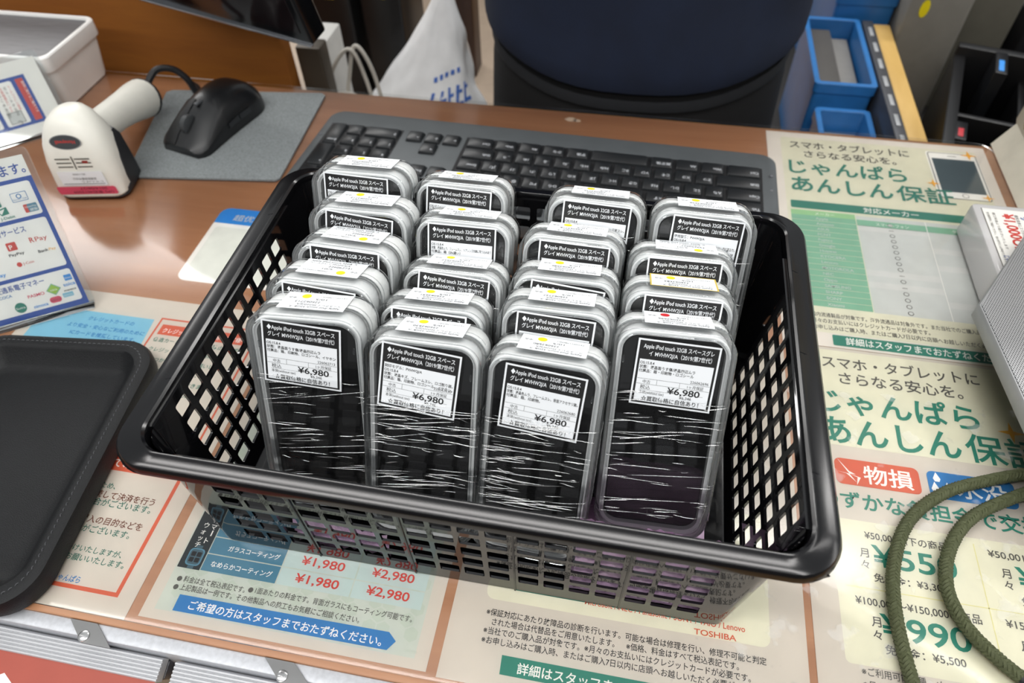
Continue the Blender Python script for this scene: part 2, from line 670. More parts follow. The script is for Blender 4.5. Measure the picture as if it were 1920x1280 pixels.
def build_coating(p):
    p.rect(-119, 4.8, 43, 250, I_PALE2, 2)
    p.rect(-118, 232, 42, 246, I_BLUE, 4, 2)
    p.text('画面コーティング', -90, 235.5, I_WHITE, 90, h=8.5, L=6, bold=.014)
    hexes(p, -119, 4.8, 43, 230, 5, I_HEX, 3)
    p.rect(-118, 31.3, -103.1, 100, I_SLATE, 4)
    p.rect(-118, 31.3, -103.1, 100, ink('panel_black', '23292c'), 5)
    for i, ch in enumerate('スマート'):
        if ch == 'ー':
            p.rect(-106.6, 63.4 - i * 4.8 - 0.2, -105.8, 67 - i * 4.8, I_WHITE, 7)
        else:
            p.text(ch, -108.6, 63 - i * 4.8, I_WHITE, h=4.4, L=7, bold=.012)
    for i, ch in enumerate('ウォッチ'):
        p.text(ch, -113.6, 58.6 - i * 4.4, I_WHITE, h=4.2, L=7, bold=.012)
    p.rect(-114.6, 33.4, -104.6, 44.6, I_TEAL, 6, 2.5)
    p.rect(-113.8, 34.2, -105.4, 43.8, I_SLATE, 7, 2.2)
    for ix in range(2):
        for iy in range(2):
            p.rect(-112.8 + ix * 3.7, 35.6 + iy * 3.7, -109.8 + ix * 3.7, 38.6 + iy * 3.7, I_BLACK, 8, .5)
    p.rect(-111.6, 31.4, -107.6, 33.4, I_SLATE, 7)
    p.rect(-111.6, 44.6, -107.6, 46.6, I_SLATE, 6)
    for k in range(6):
        y = 31.7 + k * 11.3
        p.rect(-102.5, y, -53.3, y + 10.6, ink('table_teal', '4f7f96'), 5)
        p.rect(-52.3, y, -5.7, y + 10.6, I_PALE, 5)
        p.rect(-4.9, y, 39.3, y + 10.6, I_PALE, 5)
        p.text(['なめらかコーティング', 'ガラスコーティング', 'リンスコーティング', 'なめらかコーティング', 'ガラスコーティング', 'リンスコーティング'][k],
               -97.5 if k % 3 == 0 else -91, y + 3.4, I_WHITE, h=4.1 if k % 3 == 0 else 3.9, L=7, bold=.012)
        p.text('¥1,980', -42, y + 3.2, I_RED, 28.2, h=7.6, L=7, bold=.014)
        p.text('¥2,980', 3.8, y + 3.6, I_RED, 27, h=7.6, L=7, bold=.014)
    for (x, y) in ((-112.6, 24.4), (-112.4, 19.2), (-66, 25.4)):
        p.disc(x, y, 1.6, I_GREY, 6)
    p.text('料金は全て税込表記です。', -109.8, 23.2, I_GREY, 40.5, h=4.2, L=6, bold=.008)
    p.text('1面あたりの料金です。背面ガラスにもコーティング可能です。', -63, 24.2, I_GREY, 99, h=4.2, L=6, bold=.008)
    p.text('上記製品は一例です。その他製品への施工もお気軽にご相談ください。', -109.6, 18.2, I_GREY, 115, h=4.2, L=6, bold=.008)
    p.poly([(-107.6, 5.6), (26.1, 6.4), (30, 12), (24.7, 16.4), (-107.6, 15.4)], I_BLUE, 5)
    p.text('ご希望の方はスタッフまでおたずねください。', -99, 8.2, I_WHITE, 121, h=5.9, L=7, bold=.014)
    p.text('20211115', 36.2, 7.6, I_HEX, 7.4, L=6)


sheet('coating_price_sheet', 'pale green price sheet for screen coating with blue arrow, under basket front', -126.5, -1, 51.3, 256, build_coating)


def build_warranty(p):
    p.rect(76, 46, 242, 128, I_YELL, 2, 5)
    p.rect(90, 62, 230, 80, I_YELL, 3, 3)
    p.text('対応メーカー', 130, 118, I_GREEN, 60, L=4, bold=.014)
    p.text('Apple / ASUS / Dell / Fujitsu / HP', 100, 61, I_ORANGE, 100, h=5, L=4, bold=.014)
    p.text('Microsoft / NEC / Panasonic / SONY / VAIO / Lenovo', 135, 52.6, I_ORANGE, 93, h=5, L=4, bold=.014)
    p.text('TOSHIBA', 199, 46.6, I_ORANGE, 24, h=4.6, L=4, bold=.014)
    p.rect(92, 53.5, 206, 60, I_GREEN, 3)
    lines = ['※保証対応にあたり故障品の診断を行います。可能な場合は修理を行い、修理不可能と判定', 'された場合は代替品をご用意いたします。　※価格、料金はすべて税込表記です。',
             '※当社でのご購入品が対象です。※月々のお支払いにはクレジットカードが必要です。', '※お申し込みはご購入時、またはご購入7日以内に店頭へお越しいただく必要がございます。']
    for t, x, y, w in zip(lines, (78.3, 82.6, 78.6, 78.6), (36.6, 31.3, 26, 20.6), (161, 141.5, 151.8, 165)):
        p.text(t, x, y, I_BLACK, w, h=4.5, L=4, bold=.006)
    p.poly([(92.4, 5.2), (228, 5.2), (237, 10.4), (228, 15.6), (92, 15.6)], I_GREEN, 3)
    p.text('詳細はスタッフまでおたずねください。', 101.8, 7.6, I_WHITE, 118, h=6.6, L=5, bold=.014)


sheet('warranty_notice', 'cream warranty notice with green banner at front edge below the basket', 57.5, -2.5, 262.4, 278, build_warranty)


def phone_icon(p, x0, y0, x1, y1, L=4):
    p.rect(x0, y0, x1, y1, I_GREY, L, 3)
    p.rect(x0 + .8, y0 + .8, x1 - .8, y1 - .8, I_WHITE, L + 1, 2.6)
    p.rect(x0 + 3, y0 + 10, x1 - 3, y1 - 10, ink('phone_screen', '44555c'), L + 2)
    p.disc((x0 + x1) / 2, y0 + 5.4, 3, I_GREY, L + 2)
    p.disc((x0 + x1) / 2, y0 + 5.4, 2.5, I_WHITE, L + 3)
    p.rect((x0 + x1) / 2 - 4, y1 - 5.4, (x0 + x1) / 2 + 4, y1 - 4.6, I_GREY, L + 2)


def build_peace(p):
    # near right notice
    p.rect(271, 192, 470, 278.5, I_YELL, 2, 2)
    p.text('スマホ・タブレットに', 290, 262, I_GREY, 111, h=12.2, L=4, bold=.012)
    p.text('さらなる安心を。', 301, 247.5, I_GREY, 86, h=12.2, L=4, bold=.012)
    p.text('じゃんぱら', 283, 221.5, I_GREEN, 110, h=23, L=5, bold=.019)
    p.text('あんしん', 284, 195.4, I_GREEN, 92, h=25, L=5, bold=.019)
    p.text('保証', 379, 195.4, I_GREEN, 51, h=25, L=5, bold=.014)
    p.star(412.5, 222, 9, I_GOLD, 6)
    p.rect(290, 161.6, 344, 181.6, I_ORANGE, 4, 4)
    p.text('物損', 308, 165.4, I_WHITE, 31.5, h=15, L=6, bold=.014)
    for q in ([(292, 181), (299, 172), (303, 170), (299, 170)], [(291, 171), (297, 170), (303, 164), (299, 170)], [(299, 170), (306, 168), (303, 162), (304, 168)]):
        p.poly(q, I_WHITE, 6)
    p.rect(349, 161, 403, 181.4, I_BLUE, 4, 4)
    p.text('水没', 366, 165, I_WHITE, 32, h=15, L=6, bold=.014)
    for (x, y, s) in ((355, 176, 2.4), (353, 168, 2.6), (361, 170, 2)):
        p.poly([(x, y + s * 2), (x + s, y - .2), (x + .6 * s, y - s), (x - .6 * s, y - s), (x - s, y - .2)], I_WHITE, 6)
    p.text('わずかな負担金で交換', 277, 145, I_GREEN, 138, h=13.4, L=5, bold=.016)
    p.rect(283, 46, 478, 136, I_YELL, 2, 3)
    I_RULE = ink('rule', 'd9d39a')
    p.rect(288, 91.2, 472, 91.8, I_RULE, 3)
    p.rect(368, 60, 368.6, 132, I_RULE, 3)
    p.text('¥50,000以下の商品', 303, 124.4, I_GREY, 49, h=6.2, L=4, bold=.012)
    p.text('月', 298.6, 112, I_GREY, h=6.6, L=4, bold=.012)
    p.text('々', 298.6, 104.4, I_GREY, h=6.4, L=4, bold=.012)
    p.text('¥550', 306, 106.8, I_GREEN, 49, h=19, L=4, bold=.014)
    p.text('免責金：¥3,300', 305, 97, I_GREY, 42, h=6, L=4, bold=.012)
    p.text('¥100,001〜¥150,000の商品', 292.5, 81.4, I_GREY, 70, h=6.2, L=4, bold=.012)
    p.text('月', 300, 69.6, I_GREY, h=6.6, L=4, bold=.012)
    p.text('々', 300, 62, I_GREY, h=6.4, L=4, bold=.012)
    p.text('¥990', 305, 63.6, I_GREEN, 49, h=19, L=4, bold=.014)
    p.text('免責金：¥5,500', 305.5, 54.8, I_GREY, 43, h=6, L=4, bold=.012)
    p.text('¥50,001〜¥100,000の商品', 375.6, 125, I_GREY, 74, h=6.2, L=4, bold=.012)
    p.text('月', 380.6, 113, I_GREY, h=6.6, L=4, bold=.012)
    p.text('々', 380.6, 105.6, I_GREY, h=6.4, L=4, bold=.012)
    p.text('¥770', 389, 107, I_GREEN, 49, h=19, L=4, bold=.014)
    p.text('免責金：¥4,400', 388, 97, I_GREY, 42, h=6, L=4, bold=.012)
    p.text('¥150,001以上の商品', 375.6, 82, I_GREY, 58, h=6.2, L=4, bold=.012)
    p.text('月', 380.6, 70, I_GREY, h=6.6, L=4, bold=.012)
    p.text('※ご利用可能機種、メーカーは店頭にてご確認ください。', 291, 41, I_GREY, 112, h=5, L=4, bold=.008)
    p.text('※月々のお支払いにはクレジットカードが必要です。', 291, 34, I_GREY, 106, h=5, L=4, bold=.008)


sheet('insurance_notice', 'large yellow and green notice showing monthly prices, under the olive strap', 266.8, -3, 478, 281.2, build_peace)


def build_peace_back(p):
    p.rect(276, 296, 462, 562, I_YELL, 2, 3)
    p.text('スマホ・タブレットに', 284.5, 545.2, I_GREY, 114, h=13, L=4, bold=.012)
    p.text('さらなる安心を。', 297.5, 530.4, I_GREY, 87, h=12.4, L=4, bold=.012)
    p.text('じゃんぱら', 281.5, 503.6, I_GREEN, 109, h=24, L=5, bold=.019)
    p.rect(415, 486, 462, 558, I_WHITE, 3, 2)
    phone_icon(p, 416.4, 484, 461.5, 557)
    p.text('あんしん', 282, 475.6, I_GREEN, 92, h=25, L=9, bold=.019)
    p.text('保証', 377, 475.6, I_GREEN, 51, h=25, L=9, bold=.014)
    for x, y, r in ((455, 555.5, 8), (413.5, 505, 6.5), (458.5, 489, 6)):
        p.star(x, y, r, I_GOLD, 9)
    p.rect(279.6, 448.6, 462, 459.6, I_GREEN, 4, 1.5)
    p.text('対応メーカー', 343.6, 451, I_WHITE, 48, h=8.2, L=6, bold=.014)
    p.rect(277, 316, 468, 320, I_YELL, 3)
    p.rect(335.8, 323.8, 462, 445, I_OFF, 3)
    p.rect(335.8, 431.4, 394.6, 439.6, I_GREEN2, 4)
    p.rect(395.6, 431.4, 462, 439.6, I_GREEN2, 4)
    p.text('スマートフォン', 352, 433.4, I_WHITE, 28, h=5, L=6)
    p.text('タブレット', 416, 433.4, I_WHITE, 22, h=5, L=6)
    names = ['Apple', 'Amazon', 'ASUS', 'FCNT', 'Fujitsu', 'Google', 'Huawei', 'KYOCERA', 'Lenovo', 'MOTOROLA', 'NEC', 'Oppo', 'SAMSUNG', 'SHARP', 'SONY', 'Xiaomi']
    p.rect(279, 439, 335, 446, I_LGREEN, 4)
    p.text('メーカー', 300, 440.4, I_WHITE, 17, h=5, L=6)
    h = (439 - 323.8) / 16
    G = ink('table_grey', 'd3d3d0')
    for i, nm in enumerate(names):
        y = 439 - (i + 1) * h
        p.rect(279, y + .5, 335, y + h, I_GREEN2, 4)
        p.text(nm, 300, y + 1.9, I_OFF, h=4.6, L=6, bold=.01)
        dash = nm in ('Amazon', 'MOTOROLA', 'Oppo')
        if dash:
            p.rect(335.8, y + .3, 394.6, y + h, G, 4)
            p.rect(362, y + 3, 366, y + 3.6, I_GREY, 5)
        else:
            p.disc(364, y + 3.6, 2.3, I_GREY, 5, 14)
            p.disc(364, y + 3.6, 1.7, I_OFF, 6, 14)
        if nm in ('Fujitsu', 'KYOCERA', 'SHARP'):
            p.rect(395.6, y + .3, 462, y + h, G, 4)
    p.rect(394.8, 323.8, 395.4, 445, I_WHITE, 6)
    p.text('※国内流通製品が対象です。海外流通品は対象外です。また当社でのご購入品が対象です。', 284, 313.2, I_GREY, 150, h=5.2, L=4, bold=.008)
    p.text('※月々のお支払いにはクレジットカードが必要です。', 284, 306.6, I_GREY, 91, h=5.2, L=4, bold=.008)
    p.text('※お申し込みはご購入時、またはご購入7日以内に店頭へお越しいただく必要がございます。', 284, 299.6, I_GREY, 160, h=5.2, L=4, bold=.008)
    p.rect(300.4, 283.8, 436, 294.6, I_GREEN, 4, 1)
    p.text('詳細はスタッフまでおたずねください。', 310, 286.2, I_WHITE, 122, h=8.2, L=6, bold=.014)


sheet('brand_list_notice', 'yellow notice with green maker table and phone drawing, right of keyboard', 262.3, 281.5, 472, 571, build_peace_back, z=-1.2, paper=mat('paper_cream_sheen', 'e2dbd2', 0.6, vary=0.03, scale=40, spec=0.3))  # cream paper in a lighter copy, the sheen over this sheet painted in


def build_tag(p):
    p.poly(rr(96, 97, 9, 5, -196.5, 316), I_WHITE, 2)
    p.poly([(-244.5, 343), (-148.5, 343)] + [q for q in rr(96, 97, 9, 5, -196.5, 316) if q[1] > 343], I_SKY, 3)
    p.text('超优', -228.5, 348.5, I_OFF, 20, h=9, L=5, bold=.012)
    p.text('惠', -200, 348.5, I_OFF, h=9, L=5, bold=.012)
    p.rect(-240, 272.5, -154, 338, mat('card_pale', 'e2e3dc', 0.6), 4, 4)


p = Print(Matrix.Translation((0, 0, -1.4)))
build_tag(p)
o = p.make('label_card')
tag(o, 'white rounded card with blue top band left of the basket', 'card')
rebase(o, -196, 316, -1.4)

# ================================================================ FRONT ALUMINIUM SIGN FRAMES AND HOOKS
ALU = mat('brushed_aluminium', 'c2c3c6', 0.35, 0.3, vary=0.05, scale=30, stretch=(0.3, 60, 60))
RED_POSTER = mat('poster_red', 'a34a3b', 0.5, vary=0.03)


def sign_frame(label, x0, x1, words, bg):
    f = thing('sign_frame', label, 'sign frame', ((x0 + x1) / 2, -24, -40))
    # ribbed profile strip on top of the frame, leaning forward
    T = Matrix.Translation((0, -19.5, -9)) @ Matrix.Rotation(math.radians(18), 4, 'X')
    bb = B()
    pts = []
    n = 6
    for k in range(n):
        y = -k * 2.1
        pts += [(y, 0.0), (y - .4, .9), (y - 1.3, .9), (y - 2.0, 0.0)]
    pts += [(-2.1 * n, -6), (0, -6)]
    bb.loft([[(x0, a, c) for a, c in pts], [(x1, a, c) for a, c in pts]], T=T, smooth=False)
    bb.obj('frame_rail', ALU, f, True)
    q = Print(T @ Matrix.Translation((0, -2.1 * n, -0.6)) @ Matrix.Rotation(math.radians(-6), 4, 'X'))
    q.rect(x0 + 1, -150, x1 - 1, 0, bg, 1)
    words(q)
    q.make('poster', f, True)
    bb = B()
    bb.rbox(x0, -12, -150, x1, -1.0, -6, 1, T=T @ Matrix.Translation((0, 0, -2)))
    bb.obj('backing', mat('frame_side', '6b6b70', 0.4, 0.6), f, True)
    return f


def words_left(q):
    q.poly([(-205, -16), (-196, -11), (-178, -22), (-184, -24), (-192, -22), (-195, -26), (-200, -24)], PAPER2, 3)
    q.poly([(-158, -10), (-150, -12), (-128, -40), (-138, -40)], PAPER2, 3)
    q.poly([(-240, -14), (-212, -20), (-210, -27), (-240, -24)], PAPER2, 3)


def words_right(q):
    q.poly([(-20, -20), (60, -20), (60, -26), (-20, -26)], I_OFF, 3)


sign_frame('aluminium sign frame with red poster at the front left corner of counter', -420, -103, words_left, RED_POSTER)
sign_frame('aluminium sign frame with plain poster hanging below front of counter, beside red one', -95, 240, words_right, PAPER)


def hook(label, x):
    h = thing('hook_plate', label, 'bracket', (x, -14, -6), group='steel hook plates on front edge')
    bb = B()
    bb.plate([(-16, 3.5), (2, 3.5), (17, -8), (-2, -8)], 3.2, 4.4, T=Matrix.Translation((x, -13, -6)))
    bb.obj('plate', mat('steel_dull', '8a8a8a', 0.35, 0.5), h, True)
    bb = B()
    bb.loft([[(x - 2 + r * math.cos(k * PI / 8), -17.5 + r * math.sin(k * PI / 8), z) for k in range(16)] for r, z in ((3.4, -1.6), (3.2, -.8), (2.2, -.3))])
    bb.rbox(x - 4, -17.8, -.35, x, -17.2, -.15, .05)
    bb.obj('screw', mat('steel_bright', 'c4c4c4', 0.25, 0.9), h, True)


hook('steel hook plate with screw above the red poster frame', -150)
hook('steel hook plate with screw at front edge below the arrow banner', -26)

# ================================================================ BASKET
PLAST = mat('black_gloss_plastic', '0c0c0e', 0.16, spec=0.42, vary=0.1, bump=0.0)
WALLP = mat('basket_wall_gloss', '0e0e10', 0.045, spec=0.75, vary=0.1)
basket = thing('plastic_basket', 'black plastic basket with grid holes holding the boxed players', 'basket', (62, 165, 0))
# inner floor ring (bottom) and top ring of the wall
BX0, BX1, BY0, BY1, BZ0 = -97.0, 216.0, 53.0, 266.0, 0.0
TX0, TX1, TY0, TY1, TZ = -105.5, 233.0, 51.0, 287.0, 108.0


def ring_pts(x0, y0, x1, y1, r, z, n=6):
    return [(x, y, z) for x, y in rr(x1 - x0, y1 - y0, r, n, (x0 + x1) / 2, (y0 + y1) / 2)]


def hole_wall(bb, fixed, us, vs, uw, vw, u_lo, u_hi, v_lo, v_hi, th):
    """one wall of the basket as a lattice with rounded holes.
    fixed(u, v, s, depth) -> 3D; us, vs: hole centres; s in {-1,0,1} tells left border, field, right border"""
    pu = [u_lo] + [(us[i] + us[i + 1]) / 2 for i in range(len(us) - 1)]
    ue = [us[0] - (us[1] - us[0]) / 2] + [(us[i] + us[i + 1]) / 2 for i in range(len(us) - 1)] + [us[-1] + (us[-1] - us[-2]) / 2]
    ve = [vs[0] - (vs[1] - vs[0]) / 2] + [(vs[i] + vs[i + 1]) / 2 for i in range(len(vs) - 1)] + [vs[-1] + (vs[-1] - vs[-2]) / 2]
    n = 3
    for i, u in enumerate(us):
        for j, v in enumerate(vs):
            inner = rr(uw, vw, 1.25, n, u, v)          # starts at right-top corner, counter-clockwise
            cor = [(ue[i + 1], ve[j + 1]), (ue[i], ve[j + 1]), (ue[i], ve[j]), (ue[i + 1], ve[j])]
            m = len(inner)
            V, F = [], []
            for d in (0, th):
                V += [fixed(a, c, d) for a, c in inner] + [fixed(a, c, d) for a, c in cor]
            for l in range(2):
                o_ = l * (m + 4)
                for q in range(4):
                    k0 = q * (n + 1)
                    for k in range(n):
                        F.append((o_ + m + q, o_ + k0 + k + 1, o_ + k0 + k))
                    k1 = ((q + 1) % 4) * (n + 1)
                    F.append((o_ + m + q, o_ + m + (q + 1) % 4, o_ + k1, o_ + k0 + n))
            for k in range(m):
                F.append((k, (k + 1) % m, m + 4 + (k + 1) % m, m + 4 + k))
            bb.add(V, F, 0, False)
    # borders: bottom, top, left, right
    def strip(a0, c0, a1, c1):
        V = [fixed(a, c, d) for d in (0, th) for a, c in ((a0, c0), (a1, c0), (a1, c1), (a0, c1))]
        bb.add(V, [(0, 1, 2, 3), (4, 5, 6, 7), (0, 1, 5, 4), (3, 2, 6, 7), (0, 3, 7, 4), (1, 2, 6, 5)], 0, False)
    strip(ue[0], v_lo, ue[-1], ve[0])
    strip(ue[0], ve[-1], ue[-1], v_hi)
    strip(u_lo, v_lo, ue[0], v_hi)
    strip(ue[-1], v_lo, u_hi, v_hi)
    return ue


def lerp(a, c, t):
    return a + (c - a) * t


TH = 1.5
RC = 12.0
VH = [19, 33.3, 47.6, 62, 76.3, 90.6]
b = B()
# front and back walls: x runs along; side borders follow the taper
def wall_x(side):
    y_b, y_t, sgn = (BY0, TY0, 1) if side == 'front' else (BY1, TY1, -1)
    def f(u, v, d):
        t = v / TZ
        return (u, lerp(y_b, y_t, t) + sgn * d, v)
    return f


def end_strip(bb, P0, P1, th_vec):
    pass


US_F = []
for k in range(-1, 4):
    base = -30.3 + 61.6 * k
    US_F += [base + 8.0, base + 22.8, base + 37.6, base + 52.6]
US_F = [u for u in US_F if -72 < u < 199]
hole_wall(b, wall_x('front'), US_F, VH, 11.8, 10.0, -84, 202, 4, TZ, TH)
US_B = [58 + 15 * k for k in range(-8, 10) if -80 < 58 + 15 * k < 200]
hole_wall(b, wall_x('back'), US_B, [37, 52, 67, 82, 97], 10.2, 10.2, -84, 202, 4, TZ, TH)


def wall_y(side):
    x_b, x_t, sgn = (BX0, TX0, 1) if side == 'left' else (BX1, TX1, -1)
    def f(u, v, d):
        t = v / TZ
        return (lerp(x_b, x_t, t) + sgn * d, u, v)
    return f


hole_wall(b, wall_y('left'), [88.5 + 14.8 * k for k in range(10)], [23.5, 38, 52.5, 67, 81.5, 96], 10.4, 10.6, 66, 253, 4, TZ, TH)
hole_wall(b, wall_y('right'), [79 + 14.5 * k for k in range(10)], [23.5, 38.5, 53.5, 68.5, 83.5, 97.5], 10.4, 10.6, 66, 253, 4, TZ, TH)
# rounded corners between the walls
for (xb, yb, xt, yt, ub, vb, cx, cy) in ((BX0, BY0, TX0, TY0, -84, 66, 1, 1), (BX1, BY0, TX1, TY0, 202, 66, -1, 1),
                                        (BX1, BY1, TX1, TY1, 202, 253, -1, -1), (BX0, BY1, TX0, TY1, -84, 253, 1, -1)):
    for d in (0, TH):
        rings = []
        for t in (4 / TZ, 0.25, 0.5, 0.75, 1.0):
            x, y = lerp(xb, xt, t), lerp(yb, yt, t)
            r = lerp(7, 16, t)
            pts = [(ub, y + cy * d, t * TZ)]
            for k in range(9):
                a = PI / 2 * k / 8
                pts.append((x + cx * (r - (r - d) * math.sin(a)), y + cy * (r - (r - d) * math.cos(a)), t * TZ))
            pts.append((x + cx * d, vb, t * TZ))
            rings.append(pts)
        b.loft(rings, False, False, closed=False)
b.obj('walls', WALLP, basket, True)
b = B()
b.loft([ring_pts(BX0 + 1.5, BY0 + 1.2, BX1 - 1.5, BY1 - 1.2, 6, 0.2), ring_pts(BX0 + .3, BY0 + .2, BX1 - .3, BY1 - .2, 6.5, .9), ring_pts(BX0, BY0, BX1, BY1, 7, 4.4), ring_pts(BX0 + 2, BY0 + 2, BX1 - 2, BY1 - 2, 12, 4.4), ring_pts(BX0 + 5, BY0 + 5, BX1 - 5, BY1 - 5, 9, 2.8)])
b.obj('base', PLAST, basket, True)
# rim: swept profile (offset outwards, height)
b = B()
prof = [(0.2, 103), (0.0, 108), (0.5, 111.2), (1.6, 112.2), (3.0, 111.8), (4.2, 111.0), (8.4, 110.4), (11.0, 109.4), (12.2, 107.4), (12.6, 103.5), (12.0, 102.8), (10.8, 104.2), (10.0, 106), (4.2, 107.6), (2.4, 106), (2.0, 103)]
rings = []
for o_, z in prof:
    rings.append(ring_pts(TX0 - o_ * 1.3, TY0 - o_ * .85, TX1 + o_ * 1.2, TY1 + o_ * .8, 16 + o_ * 0.55, z, 8))
rings.append(rings[0])
b.loft(rings, False, False)
b.obj('rim', PLAST, basket, True)
# raised seams on the rim and the little ribs on the front wall
for y in (95, 172, 238):
    for (x, sg) in ((TX0, -1), (TX1, 1)):
        b = B()
        b.add([(x + sg * 2.6, y - .4, 112.0), (x + sg * 12, y - .4, 108.0), (x + sg * 12, y + .4, 108.0), (x + sg * 2.6, y + .4, 112.0), (x + sg * 2.6, y, 112.5), (x + sg * 12.2, y, 108.6)],
              [(0, 1, 5, 4), (3, 2, 5, 4), (0, 4, 3), (1, 2, 5)], 0, False)
        b.obj('rim_seam', PLAST, basket, True)
for x in (-30.3, 31.3, 92.9, 154.5):
    b = B()
    b.loft([[(x - .7, lerp(BY0, TY0, z / TZ) + .6, z), (x - .5, lerp(BY0, TY0, z / TZ) - .7, z), (x + .5, lerp(BY0, TY0, z / TZ) - .7, z), (x + .7, lerp(BY0, TY0, z / TZ) + .6, z)] for z in (1.0, 50, 104)], smooth=False)
    b.obj('rib', PLAST, basket, True)
for (x, y) in ((TX1 + 1, TY0 - 5), (TX0 - 1, TY0 - 3)):
    b = B()
    b.add([(x - 8, y, 104), (x + 8, y, 104), (x, y + 12, 104), (x + 1, y + 1, 92)], [(0, 1, 3), (1, 2, 3), (2, 0, 3), (0, 2, 1)], 0, False)
    b.obj('stacking_foot', PLAST, basket, True)

# ================================================================ BUBBLE WRAP under the boxes
BUB = mat('purple_bubble_film', 'd2b0d0', 0.2, spec=0.7, vary=0.12, scale=50, bump=0.9, bscale=260)


def bubble_sheet(x0, x1, y0, y1, f, step=3.0):
    nx, ny = int((x1 - x0) / step), int((y1 - y0) / step)
    vs = []
    for j in range(ny + 1):
        for i in range(nx + 1):
            x, y = lerp(x0, x1, i / nx), lerp(y0, y1, j / ny)
            vs.append(f(x, y, 1.5 if (i + j) % 2 == 0 else 0.0))
    fs = [(j * (nx + 1) + i, j * (nx + 1) + i + 1, (j + 1) * (nx + 1) + i + 1, (j + 1) * (nx + 1) + i) for j in range(ny) for i in range(nx)]
    return vs, fs


b = B()
def f1(x, h, bump):
    n = noise.noise(Vector((x * .05, h * .05, 3)))
    return (x, 60.5 + 3 * n - bump + 0.02 * h, 4.8 + h * (1.0 + 0.05 * n))
def f1b(x, h, bump):
    n = noise.noise(Vector((x * .05, h * .05, 9)))
    k = math.sin(PI * min(1, h / 92))
    return (x, 64 + 10 * k + 2 * n + bump, 4.8 + h * (1 + .05 * n))
for f in (f1, f1b):
    vs, fs = bubble_sheet(126, 203, 0, 60, f)
    b.add(vs, fs)
def f2(x, y, bump):
    n = noise.noise(Vector((x * .04, y * .04, 1)))
    e = min(1, (x - 121) / 10, (204 - x) / 10, (y - 56) / 6, (121 - y) / 10)
    return (x, y, 5.2 + max(0, e) * (2.0 + 1.2 * n + bump))
vs, fs = bubble_sheet(122, 203, 58, 120, f2, 4)
b.add(vs, fs)
def f3(x, h, bump):
    n = noise.noise(Vector((x * .06, h * .06, 5)))
    return (x, 59.5 + 2.5 * n - bump + .1 * h, 5 + h * (0.8 + .5 * n))
o = b.obj('bubble_wrap', BUB)
tag(o, 'purple bubble wrap lining the front right corner of the basket', 'bubble wrap')
rebase(o, 160, 75, 5)
b = B()
vs, fs = bubble_sheet(-46, 14, 0, 28, f3)
b.add(vs, fs)
o = b.obj('bubble_wrap', BUB)
tag(o, 'low purple bubble wrap strip behind the lower left holes of the basket front', 'bubble wrap')
rebase(o, -16, 60, 5)

# ================================================================ BOXED PLAYERS
W, H, D = 66.3, 130.0, 30.0
CASE = clear_mat('clear_case', (0.95, 0.96, 0.965), 0.05, 1.42, haze=0.008, haze_col=(0.9, 0.92, 0.93), floor_=0.0)
FILM = clear_mat('stretch_film', (0.985, 0.985, 0.985), 0.12, 1.18, haze=0.0, bump=0.5, bscale=30, stretch=(1.5, 1.5, 14))
WRINKLE = clear_mat('film_wrinkle', (0.97, 0.97, 0.97), 0.16, 1.6, haze=0.12, haze_col=(0.95, 0.95, 0.95), floor_=0.35)
TRAYW = mat('white_tray', 'f6f6f4', 0.3, vary=0.02)
TRAYG = mat('frost_frame', 'f0f1f0', 0.25, vary=0.03)
GLASS = mat('player_glass', '060607', 0.04, spec=0.55, vary=0.0)
BODYG = mat('player_body', '3a3b3e', 0.3, 0.7)
LABW = mat('label_paper', 'eceff2', 0.55, vary=0.015)
LABK = mat('label_black', '19191a', 0.5, vary=0.03)
TAPE = mat('tan_tape', 'cdb98c', 0.5)


def rrz(w, h, r, y, n=6, zc=H / 2):
    return [(x, y, z) for x, z in rr(w, h, r, n, 0, zc)]


def case_mesh():
    bb = B()
    R = 13.0
    rings = [rrz(W - 10, H - 10, R - 3.6, 0.9), rrz(W - 9.4, H - 9.4, R - 3.4, 0.1), rrz(W - 3.4, H - 3.4, R - 1.4, 0.0), rrz(W - 2.0, H - 2.0, R - .8, 0.25), rrz(W - 1.0, H - 1.0, R - .3, 1.3),
             rrz(W - .8, H - .8, R, 13.6), rrz(W - 1.2, H - 1.2, R - .1, 14.0), rrz(W - 3.0, H - 3.0, R - .8, 14.1), rrz(W - 3.0, H - 3.0, R - .8, 15.0), rrz(W - .7, H - .7, R - .1, 15.1), rrz(W - .3, H - .3, R, 15.6), rrz(W - .3, H - .3, R, 28.2), rrz(W - 1.6, H - 1.6, R - .6, 29.6), rrz(W - 4, H - 4, R - 1.4, 30)]
    bb.loft(rings)
    for ins, yb, rad in ((2.6, -.05, .28), (8.4, .15, .3), (1.2, 12.6, .22), (1.0, 17.0, .22)):   # moulded beads
        pth = rrz(W - ins, H - ins, R - ins * .42, yb)
        bb.tube([Vector(q_) for q_ in pth + pth[:1]], rad, 6, cap=False)
    # inner lip of the lid, and the small tabs moulded near its corners
    bb.loft([rrz(W - 9.2, H - 9.2, R - 3.2, 1.5), rrz(W - 9.6, H - 9.6, R - 3.3, 12.5)], False, False)
    for sx in (-1, 1):
        bb.rbox(sx * 26.4 - .5, 1.2, 108, sx * 26.4 + .5, 1.9, 112, .2)
    bb.rbox(9, .1, 125.6, 18, .5, 126.4, .1)
    return bb


def tray_mesh():
    bb = B()
    bb.loft([rrz(W - 3, H - 3, 12, 15.6), rrz(W - 2.6, H - 2.6, 12, 16.2), rrz(W - 2.6, H - 2.6, 12, 28.2), rrz(W - 5, H - 5, 11, 29.2)])
    bb.loft([rrz(W - 3.2, H - 3.2, 12, 14.2), rrz(W - 3.2, H - 3.2, 12, 15.0)], False, False, 1)  # dark ring painted in for the line refraction draws at the lid seam
    return bb


